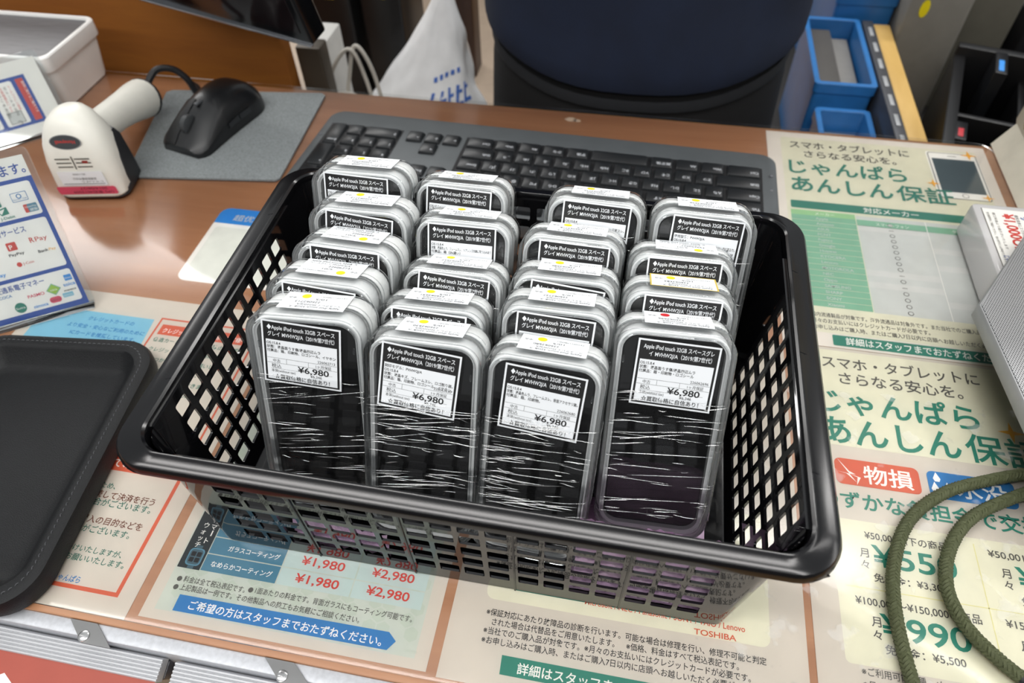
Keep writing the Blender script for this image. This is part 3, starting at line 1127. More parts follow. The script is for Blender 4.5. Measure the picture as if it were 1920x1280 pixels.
def frame_mesh():
    bb = B()
    o_, i_, i2 = rr(W - 6.4, H - 6.4, 11.4, 6, 0, H / 2), rr(W - 11.6, H - 11.6, 8.6, 6, 0, H / 2), rr(W - 12.6, H - 12.6, 8.2, 6, 0, H / 2)
    rg = [[(x, 15, z) for x, z in o_], [(x, 3.4, z) for x, z in o_], [(x, 2.9, z) for x, z in rr(W - 7.4, H - 7.4, 11, 6, 0, H / 2)], [(x, 2.9, z) for x, z in i_], [(x, 12, z) for x, z in i2]]
    bb.loft(rg, False, False)
    return bb


def player_mesh():
    bb = B()
    w, h = W - 12.8, H - 12.8
    bb.loft([rrz(w - 1, h - 1, 8, 5.2), rrz(w, h, 8.2, 5.7), rrz(w, h, 8.2, 10.5), rrz(w - 2, h - 2, 7.4, 11.4)])
    return bb


def button_mesh():
    bb = Print(Matrix.Translation((0, 5.15, 14)) @ Matrix.Rotation(PI / 2, 4, 'X'), 0.02)
    n = 20
    ringm = mat('button_ring', '141416', 0.2)
    bb.poly([(5.2 * math.cos(2 * PI * k / n), 5.2 * math.sin(2 * PI * k / n)) for k in range(n)], ringm, 1)
    bb.poly([(4.9 * math.cos(2 * PI * k / n), 4.9 * math.sin(2 * PI * k / n)) for k in range(n)], GLASS, 2)
    bb.rect(-1.7, -1.7, 1.7, 1.7, mat('button_mark', '3c3c40', 0.4), 3, .6)
    bb.rect(-1.4, -1.4, 1.4, 1.4, GLASS, 4, .5)
    return bb


def wrap_mesh(seed, n, z0, z1, heavy):
    rnd = random.Random(seed)
    bb = B()
    band = [(-W / 2 - .35, 2.5), (-W / 2 + 2.5, -.55), (W / 2 - 2.5, -.55), (W / 2 + .35, 2.5), (W / 2 + .35, 27.5), (W / 2 - 2.5, 30.35), (-W / 2 + 2.5, 30.35), (-W / 2 - .35, 27.5)]
    bb.loft([[(x, y, z) for x, y in band] for z in (z0, (z0 + z1) / 2, z1)], False, False)
    for k in range(n):
        zc = rnd.uniform(z0, z1)
        L = rnd.choice((6, 9, 14, 20, 30, 44)) * rnd.uniform(.7, 1.3)
        xa = rnd.uniform(-33, 30)
        if heavy and rnd.random() < .35:
            xa = rnd.uniform(-33, -20)
        xb = min(xa + L, 33)
        tilt = rnd.uniform(-.03, .16)
        amp = rnd.uniform(0, 1.0)
        wd = rnd.uniform(.12, .34)
        ht = rnd.uniform(.12, .34)
        m = max(4, int(L / 3))
        rings = []
        for q in range(m + 1):
            t = q / m
            x = lerp(xa, xb, t)
            z = zc + (x - xa) * tilt + amp * math.sin(t * 3 + k)
            e = math.sin(PI * t) ** .5 if 0 < t < 1 else .02
            ycorr = 0.6 * max(0, abs(x) - 30.5)
            rings.append([(x, -.5 + ycorr, z - wd * e), (x, -.5 - ht * .75 * e + ycorr, z - wd * .55 * e), (x, -.5 - ht * e + ycorr, z), (x, -.5 - ht * .75 * e + ycorr, z + wd * .55 * e), (x, -.5 + ycorr, z + wd * e)])
        bb.loft(rings, False, False, 1, closed=False)
    for k in range(n // 3):          # wrinkles on the two sides
        s = rnd.choice((-1, 1))
        zc = rnd.uniform(z0, z1)
        wd = rnd.uniform(.2, .45)
        rings = []
        for q in range(6):
            y = lerp(3, rnd.uniform(12, 27), q / 5)
            e = math.sin(PI * q / 5) ** .5 if 0 < q < 5 else .02
            z = zc + y * .05
            x = s * (W / 2 + .3)
            rings.append([(x, y, z - wd * e), (x + s * wd * e, y, z), (x, y, z + wd * e)])
        bb.loft(rings, False, False, 1, closed=False)
    return bb


HEAD = ('◆Apple iPod touch 32GB スペース', 'グレイ MVHW2J/A（2019/第7世代）')
HEAD2 = ('Apple iPod touch 32GB スペースグレ', 'イ MVHW2J/A（2019/第7世代）')


def price_label(key, num, rows, lx, ltop, ang, alt=False):
    T = Matrix.Translation((lx, -0.12, ltop)) @ Matrix.Rotation(PI / 2, 4, 'X') @ Matrix.Rotation(math.radians(ang), 4, 'Z')
    q = Print(T, 0.05)
    w, h = 43.5, 38.3
    q.rect(0, -h, w, 0, LABW, 1)
    q.rect(1, -h + 1, w - 1, -1, LABK, 2)
    q.rect(2.2, -h + 2.0, w - 2.2, -11.6, LABW, 3)
    h1, h2 = HEAD2 if alt else HEAD
    q.text(h1, 3.2, -5.2, LABW, 37, h=3.3, L=4, bold=.008)
    q.text(h2, 6.5 if alt else 3.4, -9.2, LABW, 33 if alt else 36.6, h=3.2, L=4, bold=.008)
    y = -14.3
    for t in rows:
        g_ = glyphs(t, .012)
        q.text(t, 2.6, y, LABK, h=2.15, L=5, bold=.012, w=min(38, 1.95 * (g_[3] - g_[2])))
        y -= 2.35
    q.text(num, 30.5, -22.2, LABK, 9.6, h=2.2, L=5)
    q.rect(2.4, -22.9, w - 2.4, -22.75, LABK, 4)
    q.rect(2.4, -26.0, w - 2.4, -25.85, LABK, 4)
    q.rect(13.0, -25.9, 13.15, -22.8, LABK, 4)
    q.rect(25.2, -25.9, 25.35, -22.8, LABK, 4)
    q.text('中古', 5.6, -25.3, LABK, h=2.2, L=5)
    q.text('1ヶ月保証', 29.4, -25.3, LABK, 8.6, h=2.2, L=5)
    q.text('税込', 4.6, -28.8, LABK, 5.4, h=2.9, L=5)
    q.rect(4.2, -29.5, 38.5, -29.38, LABK, 4)
    q.text('¥6,980', 19.2, -29.9, LABK, 17.4, h=5.1, L=6, bold=.014)
    q.text('本体(without tax)', 4.4, -31.6, LABK, 13.4, h=2.2, L=5)
    q.text('¥6,346', 26.2, -32.2, LABK, 6.4, h=2.4, L=5)
    q.text('☆買取価格に自信あり！', 6.0, -35.6, LABK, 31, h=3.2, L=5, bold=.012)
    return q


def top_sticker(num, flip, dotm):
    # printed so that it is read from behind, unless flip
    T = Matrix.Translation((1.5, 18.2, H - .13)) @ (Matrix.Identity(4) if flip else Matrix.Rotation(PI, 4, 'Z'))
    q = Print(T, 0.05)
    q.rect(-18.5, -9.6, 18.5, 10.6, LABW, 1)
    q.text('Apple iPod touch 32GB ス', -16, 7.2, I_BLACK, 28, h=2.6, L=3)
    q.text('ペースグレイ MVHW2J/A', -16, 4.2, I_BLACK, 25, h=2.6, L=3)
    q.text(num, -3, 0.8, I_BLACK, 14, h=3.0, L=3)
    q.text('10/5', -5.4, -2.8, I_BLACK, 6.2, h=2.8, L=3)
    q.text('T5TVP1178M2U', -16, -6.0, I_GREY, 15, h=1.8, L=3)
    q.text('中古', 12, -3.6, I_GREY, 4.4, h=2.4, L=3)
    q.disc(7.0, -5.0, 2.6, dotm, 4, 18)
    return q


POSE = {'11': (-42.9, 206.3, 25.4, 19.0, 1.0), '12': (-32.8, 171.9, 22.8, 19.6, 1.2), '13': (-33.5, 135.5, 23.0, 21.3, -1.6), '14': (-34.1, 103.4, 24.9, 21.3, 0.4), '15': (-27.6, 71.7, 30.6, 21.8, 3.5),
        '21': (22.0, 202.4, 22.4, 24.5, 0.2), '22': (31.5, 165.7, 22.2, 25.7, 0.5), '23': (33.1, 125.0, 17.2, 27.5, 0.7), '24': (30.3, 92.0, 20.0, 27.5, 1.5), '25': (33.9, 61.6, 27.8, 27.5, 0.5),
        '31': (109.6, 202.4, 20.3, 24.5, -0.8), '32': (98.6, 166.0, 18.1, 25.2, -1.1), '33': (100.0, 131.7, 17.5, 25.3, 0.3), '34': (99.4, 100.8, 23.8, 25.4, 0.2), '35': (95.9, 63.2, 23.9, 26.9, -2.5),
        '41': (178.3, 201.0, 20.7, 22.9, 0.0), '42': (167.4, 159.6, 17.8, 25.8, 0.3), '43': (167.3, 126.7, 20.1, 25.8, 1.1), '44': (165.9, 87.9, 27.5, 29.2, 1.6)}
LAB = {'11': (-23.2, 126.8, -1.6), '12': (-20.1, 127.3, -5.0), '13': (-20.0, 127.9, -.3), '14': (-21.3, 127.3, -3.5), '15': (-22.4, 126.4, -4.5),
       '21': (-22.1, 126.1, -1.3), '22': (-21.6, 126.0, .4), '23': (-19.4, 127.5, -3.2), '24': (-22.2, 127.1, -2.4), '25': (-21.4, 126.1, -5.0),
       '31': (-20.6, 127, -1), '32': (-19.8, 125.8, -.3), '33': (-19.2, 126.3, -4.5), '34': (-21.4, 125.6, -2.1), '35': (-20.3, 124.0, -2.6),
       '41': (-19.3, 126.3, -1.4), '42': (-21.1, 127.1, .9), '43': (-20.5, 126.9, -.6), '44': (-19.5, 123.6, -1.6)}
NUM = {'11': '226062734', '12': '226062712', '13': '226062689', '14': '226062731', '15': '226062713', '21': '226062690', '22': '226062635', '23': '226062657', '24': '226062691', '25': '226062630',
       '31': '226062736', '32': '226062718', '33': '226062686', '34': '226062737', '35': '226062680', '41': '226062648', '42': '226062653', '43': '226062684', '44': '226062696'}
ROWS = {'11': ['OS:15.8.4', '状態：液晶キズ。背面アクセサリ跡。'], '15': ['OS:15.8.4', '状態：液晶面うす傷/液晶四辺ムラ', '付属品：箱、印刷物、ロゴシール、イヤホン'],
        '22': ['OS:15.8.4', '状態：液晶色ムラ、フレームスレ、リアレンズ内側に写り込みあり', '付属品：箱（SN違い）'], '23': ['OS:15.8.4', '状態：液晶面キズ/液晶四辺ムラ/フレームキズ/背面アクセサリ跡'],
        '25': ['刻印モデル：PVHW2J/A', 'OS:15.8.4', '状態：液晶キズ、フレームスレ、ロゴ削り跡。', '付属品：箱、印刷物、ロゴシール、イヤホン。'],
        '31': ['OS:15.8.4', '状態：液晶キズ・色ムラ。フレーム・背面スレ。', '付属品：箱（SN違い）、印刷物'], '32': ['刻印モデル：PVHW2J/A', 'OS:15.8.4', '状態：液晶キズ'],
        '34': ['OS:15.8.4', '状態：フレーム打痕/背面アクセサリ跡/液晶面うす傷/液晶四', '辺ムラ', '付属品：箱・印刷物・ロゴシール・イヤホン'],
        '35': ['OS:15.8.4', '状態：液晶色ムラ、フレームスレ、背面アクセサリ跡。', '付属品：箱、印刷物。'], '41': ['使用型番：PVHW2J/A', 'OS:15.8.4', '状態：液晶色ムラ・キズ、背面キズ・シール跡、削り跡あり。', '付属品：箱（SN違い）、印刷物'],
        '43': ['刻印モデル：PVHW2J/A', 'OS:15.8.4'], '44': ['OS:15.8.4', '状態：液晶面うす傷/液晶四辺ムラ', '付属品：箱・印刷物・ロゴシール']}
COLN = {'1': 'leftmost column', '2': 'second column from left', '3': 'third column from left', '4': 'rightmost column'}
ROWN = {'1': 'rearmost', '2': 'second from the rear', '3': 'middle', '4': 'second from the front', '5': 'frontmost'}
ROW4 = {'1': 'rearmost', '2': 'second from the rear', '3': 'second from the front', '4': 'frontmost'}
EXTRA = {'44': 'red dotted boxed music player, ', '43': 'boxed music player with yellow edged sticker, '}

PARTS = {'clear_case': (case_mesh(), CASE), 'white_tray': (tray_mesh(), [TRAYW, mat('seam_refraction_line', '55585a', 0.4)]), 'inner_frame': (frame_mesh(), TRAYG), 'music_player': (player_mesh(), [GLASS])}
PROTO = {}


def boxed_player(key):
    x, y, z, lean, yaw = POSE[key]
    M = Matrix.Translation(Vector((x, y, z)) * MM) @ Matrix.Rotation(math.radians(yaw), 4, 'Z') @ Matrix.Rotation(math.radians(-lean), 4, 'X')
    rows = ROW4 if key[0] == '4' else ROWN
    lab = EXTRA.get(key, 'clear boxed music player, ') + rows[key[1]] + ' of the ' + COLN[key[0]]
    t = thing('boxed_music_player', lab, 'boxed music player', M=M, group='boxed music players in the basket')
    for nm, (bb, mt) in PARTS.items():
        if nm not in PROTO:
            PROTO[nm] = bb.obj(nm, mt, t)
            c = PROTO[nm]
            if nm == 'music_player':
                PROTO['home_button'] = button_mesh().make('home_button', c)
        else:
            c = PROTO[nm].copy()
            COL.objects.link(c)
            c.parent = t
            WM[c.name] = WM[t.name]
            if nm == 'music_player':
                d = PROTO['home_button'].copy()
                COL.objects.link(d)
                d.parent = c
    lx, lz, la = LAB[key]
    rws = ROWS.get(key, ['OS:15.8.4', '状態：液晶キズ・色ムラ'])
    price_label(key, NUM[key], rws, lx, lz, la, key == '44').make('price_label', t)
    s = top_sticker(NUM[key], key in ('13', '14', '42'), I_DOTR if key == '44' else I_DOT)
    if key == '43':
        s.frame(-19.2, -10.2, 19.2, 11, .9, mat('peeling_yellow', 'cdb54a', 0.6), 2)
    s.make('top_sticker', t)
    bb = B()
    bb.rbox(-13, 2.2, -.35, 20, 8, -.05, .1)
    bb.obj('bottom_tape', TAPE, t)
    front = key in ('15', '25', '35', '44')
    n = {'15': 55, '25': 110, '35': 110, '44': 60}.get(key, 26)
    bb = wrap_mesh(int(key), n, 14 if front else 30, 92 if front else 108, front)
    bb.obj('stretch_wrap', [FILM, WRINKLE], t)
    return t


for k in POSE:
    boxed_player(k)

# ================================================================ KEYBOARD (seen from behind the counter: its front is at the far side)
KB_M = Matrix.Translation(Vector((267, 513, 0)) * MM) @ Matrix.Rotation(math.radians(178.4), 4, 'Z')
kb = thing('computer_keyboard', 'black full size computer keyboard lying behind the basket', 'keyboard', M=KB_M)
KBD = mat('keyboard_case', '55595b', 0.42, vary=0.06, bump=0.15, bscale=900)
KEYM = mat('key_plastic', '1e2022', 0.38, vary=0.06)
LEG = mat('key_legend', 'b9bcc0', 0.6)
b = B()
def kring(i, z):
    return [(x, y, z + (0.05 * (y - 0) if z > 4 else 0)) for x, y in rr(457 - 2 * i, 158 - 2 * i, 17 - i, 8, 228.5, 79)]
b.loft([kring(2, 1), kring(0, 3.5), kring(0, 6), kring(1.2, 9), kring(3.5, 10.4)])
b.obj('case', KBD, kb)
b = B()
for (x0, y0, x1, y1) in ((14.6, 29, 302.5, 126), (369, 29, 447, 126)):
    zz = lambda y: 10.6 + 0.05 * y
    b.add([(x0, y0, zz(y0)), (x1, y0, zz(y0)), (x1, y1, zz(y1)), (x0, y1, zz(y1))], [(0, 1, 2, 3)])
b.obj('key_gap_shade', mat('key_gap_shade', '141416', 0.5), kb)  # dark sheets stand in for the shade between the keys
U = 19.05


def add_key(x, y, w, h, legend):
    bb = B()
    z0 = 9.0 + 0.05 * y
    def r_(i, j, z, dy=0):
        return [(a, c, z) for a, c in rr(w - 1.0 - 2 * i, h - 1.0 - 2 * j, 1.6, 2, x + w / 2, y + h / 2 + dy)]
    bb.loft([r_(0, 0, z0), r_(.3, .3, z0 + 1.5), r_(1.8, 1.6, z0 + 4.6, .5), r_(2.6, 2.4, z0 + 5.2, .5)], mi=0)
    if legend:
        vs, fs, a0, a1 = glyphs(legend, 0.01)
        s = min(4.6, (w - 6) / (a1 - a0))
        bb.add([(x + 3.6 + (px - a0) * s, y + h - 8.2 + py * s, z0 + 5.28) for px, py in vs], fs, 1, False)
    return bb.obj('key', [KEYM, LEG], kb)


Y0 = 30
rowsK = [
    [('Ctrl', 1.75), ('Win', 1.25), ('Alt', 1.25), ('無変換', 1.25), ('', 3.0), ('変換', 1.25), ('かな', 1.25), ('Alt', 1.25), ('Win', 1.25), ('Ctrl', 1.5)],
    [('Shift', 2.25)] + [(c, 1) for c in ('Zつ', 'Xさ', 'Cそ', 'Vひ', 'Bこ', 'Nみ', 'Mも', ',ね', '.る', '/め', '_ろ')] + [('Shift', 1.75)],
    [('Caps', 1.75)] + [(c, 1) for c in ('Aち', 'Sと', 'Dし', 'Fは', 'Gき', 'Hく', 'Jま', 'Kの', 'Lり', ';れ', ':け', ']む')] + [('Enter', 1.25)],
    [('Tab', 1.5)] + [(c, 1) for c in ('Qた', 'Wて', 'Eい', 'Rす', 'Tか', 'Yん', 'Uな', 'Iに', 'Oら', 'Pせ', '@', '[')] + [('Enter', 1.5)],
    [('半/全', 1)] + [(c, 1) for c in ('1ぬ', '2ふ', '3あ', '4う', '5え', '6お', '7や', '8ゆ', '9よ', '0わ', '-ほ', '^へ', '¥')] + [('BS', 1)]]
for j, row in enumerate(rowsK):
    x = 15.0
    for (t, wu) in row:
        add_key(x, Y0 + j * U, wu * U, U, t)
        x += wu * U
for j, row in enumerate((('←', '↓', '→'), (None, '↑', None), None, ('Del', 'End', 'PgDn'), ('Ins', 'Home', 'PgUp'))):
    if row:
        for i, t in enumerate(row):
            if t:
                add_key(306.5 + i * U, Y0 + j * U, U, U, t)
x = 369.5
add_key(x, Y0, 2 * U, U, '0')
add_key(x + 2 * U, Y0, U, U, '.')
add_key(x + 3 * U, Y0, U, 2 * U, 'Enter')
for j, row in enumerate((('1', '2', '3'), ('4', '5', '6'), ('7', '8', '9'), ('Num', '/', '*'))):
    for i, t in enumerate(row):
        add_key(x + i * U, Y0 + (j + 1) * U, U, U, t)
add_key(x + 3 * U, Y0 + 2 * U, U, 2 * U, '+')
add_key(x + 3 * U, Y0 + 4 * U, U, U, '-')
b = B()
for k in range(16):
    xk = 15 + k * 27.2
    b.loft([[(a, c, z) for a, c in rr(24 - 2 * i, 12 - 2 * i, 1.6, 2, xk + 12, 138)] for i, z in ((0, 16.5), (.3, 18), (2, 21))])
o = b.obj('function_keys', KEYM, kb)
o['kind'] = 'stuff'
b = B()
for (x, y) in ((6.5, 40), (7, 62), (451, 52), (451, 74)):
    b.loft([[(x + r * math.cos(k * PI / 6), y + r * math.sin(k * PI / 6), z) for k in range(12)] for r, z in ((2, 10), (1.8, 13.6), (1, 14))])
b.obj('side_buttons', mat('side_button', '5a5c60', 0.4), kb)

# ================================================================ MOUSE PAD AND MOUSE
PAD = mat('pad_felt', '7d8283', 0.95, vary=0.22, scale=700, bump=0.3, bscale=900)
b = B()
b.plate([(-398, 542), (-393, 547), (-221, 566), (-216, 562), (-207, 412), (-211, 408), (-357, 391), (-362, 395)], 0.1, 2.0)
o = b.obj('mouse_pad', PAD)
tag(o, 'grey felt mouse pad under the black mouse', 'mouse pad')
rebase(o, -300, 480, 0)

mouse_ax = math.radians(75)
MO = Matrix.Translation(Vector((-308, 490, 2.0)) * MM) @ Matrix.Rotation(mouse_ax, 4, 'Z')
mouse = thing('computer_mouse', 'black wireless computer mouse resting on grey pad', 'mouse', M=MO)
MBLK = mat('mouse_black', '121315', 0.33, vary=0.05, coat=0.1)
# local x runs from nose (-58) to tail (+58)
def msec(t):
    x = -58 + 116 * t
    w = 30.5 * (1 - 0.09 * math.sin(PI * t))
    if t > .72:
        w *= max(0, 1 - ((t - .72) / .28) ** 2.4) ** .5
    if t < .14:
        w *= max(0, 1 - ((.14 - t) / .14) ** 3.0 * .30)
    h = 9 + 29 * math.sin(PI / 2 * min(1, t / .56)) ** 1.15
    if t > .60:
        h *= max(0, 1 - ((t - .60) / .40) ** 2.6) ** .55
    return x, max(w, .4), max(h, .6)
def mring(t, grow=0.0, z0=0.0, a0=0.0, a1=PI, n=22):
    x, w, h = msec(t)
    pts = []
    for k in range(n + 1):
        a = a0 + (a1 - a0) * k / n
        c, s = math.cos(a), math.sin(a)
        pts.append((x, (w + grow) * math.copysign(abs(c) ** .68, c), z0 + (h + grow) * abs(s) ** .74))
    return pts
b = B()
ts = [0, .012, .04, .08, .14, .2, .28, .36, .44, .52, .6, .68, .75, .82, .88, .93, .97, .99, 1.0]
b.loft([mring(t) for t in ts], True, True)
b.obj('body', MBLK, mouse)
for s in (0, 1):
    b = B()
    a0, a1 = (0.35, PI / 2 - .10) if s == 0 else (PI / 2 + .10, PI - .35)
    tt = [.005, .03, .08, .16, .24, .32, .40]
    b.loft([mring(t, .7, a0=a0, a1=a1, n=8) for t in tt], False, False, closed=False)
    b.loft([mring(t, .1, a0=a0, a1=a1, n=8) for t in (.005, .40)], False, False, closed=False)
    b.obj('button', mat('mouse_button', '17181a', 0.36), mouse)
b = B()
n = 20
xw, zw = -36, 21
b.loft([[(xw + r * math.cos(2 * PI * k / n), y, zw + r * math.sin(2 * PI * k / n)) for k in range(n)] for y, r in ((-3, 9), (-2.4, 10), (2.4, 10), (3, 9))])
b.obj('scroll_wheel', mat('wheel_rubber', '3a3d3f', 0.5), mouse)
b = B()
b.rbox(-20, -2.4, 33.0, -10, 2.4, 35.4, .8)
b.obj('small_button', mat('mouse_grey', '4a4d50', 0.4), mouse)
for k in range(2):
    b = B()
    tt = [.40 + .15 * k, .45 + .15 * k, .5 + .15 * k, .54 + .15 * k]
    b.loft([mring(t, 1.0, a0=PI - .30, a1=PI - .16, n=4) for t in tt], False, False, closed=False)
    b.obj('side_button', mat('mouse_side', '232528', 0.3), mouse)

# ================================================================ BARCODE SCANNER
SCW = mat('scanner_ivory', 'e4e2d8', 0.38, vary=0.03)
SCK = mat('scanner_rubber', '222326', 0.5)
SM = Matrix.Translation(Vector((-377, 372, 0)) * MM) @ Matrix.Rotation(math.radians(11), 4, 'Z')
scn = thing('barcode_scanner', 'ivory handheld barcode scanner standing on its nose left of mouse pad', 'barcode scanner', M=SM)
def head_ring(z, w, d, yc, r):
    return [(x, y, z) for x, y in rr(w, d, r, 5, 0, yc)]
hs = [(2, 62, 38, 2, 10), (5, 65, 42, 2, 11), (20, 65, 43, 3, 13), (38, 64, 44, 5, 15), (52, 61, 43, 7, 18), (63, 53, 40, 9, 19), (71, 42, 35, 11, 16), (76.5, 28, 28, 13, 12), (79, 13, 18, 14, 6)]
b = B()
b.loft([head_ring(*h) for h in hs])
b.obj('head', SCW, scn)
b = B()
b.loft([head_ring(*h) for h in ((0.3, 60, 37, 3, 9), (1.5, 66, 43, 4, 11), (6.5, 66.5, 44, 6, 11), (8, 64.5, 42, 7, 11))])
b.obj('nose_bumper', SCK, scn)
for s in (-1, 1):
    b = B()
    rg = []
    for (z, xo, y0, y1) in ((4, 33.6, -4, 24), (16, 33.8, -4, 24), (32, 33.2, 0, 24), (47, 31.6, 7, 25), (54, 29.0, 12, 23)):
        rg.append([(s * (xo - 4), y0, z), (s * xo, y0 + 3, z), (s * (xo + .4), (y0 + y1) / 2, z), (s * xo, y1 - 3, z), (s * (xo - 4), y1, z)])
    b.loft(rg)
    b.obj('side_bumper', SCK, scn)
# handle going away from the viewer
b = B()
hp = [(6, 18, 47), (8, 40, 45), (10, 62, 41), (12, 84, 36), (14, 104, 31), (15, 114, 28)]
b.tube(hp, [15.5, 15, 15.2, 16.6, 19, 19.5], 20)
b.obj('handle', SCW, scn)
b = B()
b.tube([(15, 113, 28.4), (15.4, 116, 27.2), (15.8, 120, 26)], [19.8, 19.7, 16], 20)
b.obj('end_cap', SCK, scn)
b = B()
cb = [(15, 119, 27), (18, 132, 36), (25, 146, 42), (38, 154, 38), (48, 156, 26), (52, 156, 12), (52, 160, 3.4), (46, 176, 3), (36, 186, 3)]
def smooth_path(pts, sub=6):
    P = [Vector(p) for p in pts]
    out = []
    for i in range(len(P) - 1):
        p0, p1, p2, p3 = P[max(i - 1, 0)], P[i], P[i + 1], P[min(i + 2, len(P) - 1)]
        for k in range(sub):
            t = k / sub
            out.append(0.5 * ((2 * p1) + (p2 - p0) * t + (2 * p0 - 5 * p1 + 4 * p2 - p3) * t * t + (3 * p1 - p0 - 3 * p2 + p3) * t ** 3))
    out.append(P[-1])
    return out
b.tube(smooth_path(cb), [5.5] * 3 + [3.6] * (6 * 8 - 2), 10)
b.obj('cable', mat('cable_black', '1a1a1c', 0.4), scn)
# badge, vents and stickers on the face turned to us (local -y); printed upside down
def facing(z, off=0.35):
    for i in range(len(hs) - 1):
        if hs[i][0] <= z <= hs[i + 1][0]:
            t = (z - hs[i][0]) / (hs[i + 1][0] - hs[i][0])
            return lerp(hs[i][3] - hs[i][2] / 2, hs[i + 1][3] - hs[i + 1][2] / 2, t) - off
    return -19
def face_T(z, tilt, off=.4):
    return Matrix.Translation((0, facing(z, off), z)) @ Matrix.Rotation(PI / 2 - math.radians(tilt), 4, 'X') @ Matrix.Rotation(PI, 4, 'Z')
q = Print(face_T(60, 14, .5), .1)
q.disc(0, 0, 14.5, mat('badge_rim', '8d8f90', 0.4), 1, 28, 7)
q.disc(0, 0, 13.6, mat('badge_dark', '43474a', 0.35), 2, 28, 6.3)
q.text('Honeywell', -9, -1.6, mat('badge_red', 'c23a34', 0.5), 18, h=4.6, L=3, bold=.014)
q.make('badge', scn)
q = Print(face_T(41.5, 6, .4), .1)
for i in range(3):
    for s in (-1, 1):
        q.rect(s * 9 - 7, -4 + i * 4, s * 9 + 7, -2.8 + i * 4, mat('vent_dark', '55534c', 0.6), 1, .4)
q.rect(-.6, -6, .6, 7, mat('vent_dark', '55534c', 0.6), 2)
q.rect(-13.5, -1.6, -8, 0.9, mat('led_red', '8d2a24', 0.4), 3, .4)
q.make('indicator_vents', scn)
q = Print(face_T(25, 2, .5), .1)
q.rect(-22, -7.5, 20, 7.5, LABW, 1)
q.rect(-20, 5.6, 19, 6.2, I_GREY, 2)
q.text('2D-13900', -6, -5.5, I_GREY, 12, h=2.6, L=2)
q.text('設備管理番号9552', -14, -.8, I_GREY, 22, h=3, L=2)
q.text('じゃんぱら', -19, 2.8, I_GREY, 20, h=2.4, L=2)
q.make('asset_sticker', scn)
q = Print(face_T(12, -2, .6), .1)
q.rect(-28, -4.6, 28, 4.6, I_PINK, 1, 2.2)
q.text('2014/08/27', -20, -3.6, ink('label_maroon', '5f2130'), 26, h=3.8, L=2)
q.text('UPS 東和4013509', -24, .6, ink('label_maroon', '5f2130'), 38, h=3.8, L=2)
q.make('date_sticker', scn)

# ================================================================ WHITE TUB
tub = thing('storage_tub', 'white plastic tub with grey inset lid at the back left', 'tub', (-580, 536, 0))
TUBW = mat('tub_white', 'f0efec', 0.35, vary=0.02)
b = B()
def tring(i, z, r=10):
    return [(x, y, z) for x, y in rr(200 - 2 * i, 96 - 2 * i, r, 6, -583, 538)]
b.loft([tring(9, .3), tring(8, 3), tring(2.6, 44), tring(0.6, 44.4), tring(0, 46), tring(0, 60), tring(1, 61.4), tring(3.6, 61.4), tring(4.4, 58.5)], True, False)
b.obj('body', TUBW, tub, True)
b = B()
b.loft([tring(4.4, 55, 8), tring(4.4, 58, 8), tring(5, 58.6, 8)])
b.obj('lid', mat('lid_brushed_grey', '6f6f71', 0.5, 0.3, vary=0.14, scale=120, stretch=(.3, 4, 1)), tub, True)

# ================================================================ CARD STANDS (acrylic with leaflets)
ACRY = clear_mat('acrylic', (0.97, 0.98, 0.98), 0.04, 1.45, haze=0.01)


def card_stand(label, br, ang, lean, w, h, build):
    """br: right lower corner on the counter; sheet plane leans back"""
    M = Matrix.Translation(Vector((br[0], br[1], 0)) * MM) @ Matrix.Rotation(math.radians(ang), 4, 'Z')
    st = thing('card_stand', label, 'card stand', M=M)
    T = Matrix.Translation((0, 0, 3)) @ Matrix.Rotation(PI / 2 - math.radians(lean), 4, 'X')
    bb = B()
    bb.plate([(x, y) for x, y in rr(w + 7, h + 7, 4, 3, -w / 2 + 1, h / 2 + 2)], .9, 1.9, T=T)
    bb.plate([(x, y) for x, y in rr(w + 7, h + 7, 4, 3, -w / 2 + 1, h / 2 + 2)], -1.4, -.5, T=T)
    bb.rbox(-w - 1, -6, .2, 3, 4, 1.4, .4)
    bb.obj('acrylic_holder', ACRY, st)
    q = Print(T, .08)
    q.rect(-w, 0, 0, h, PAPER2, 1)
    build(q, w, h)
    q.make('leaflet', st)
    return st


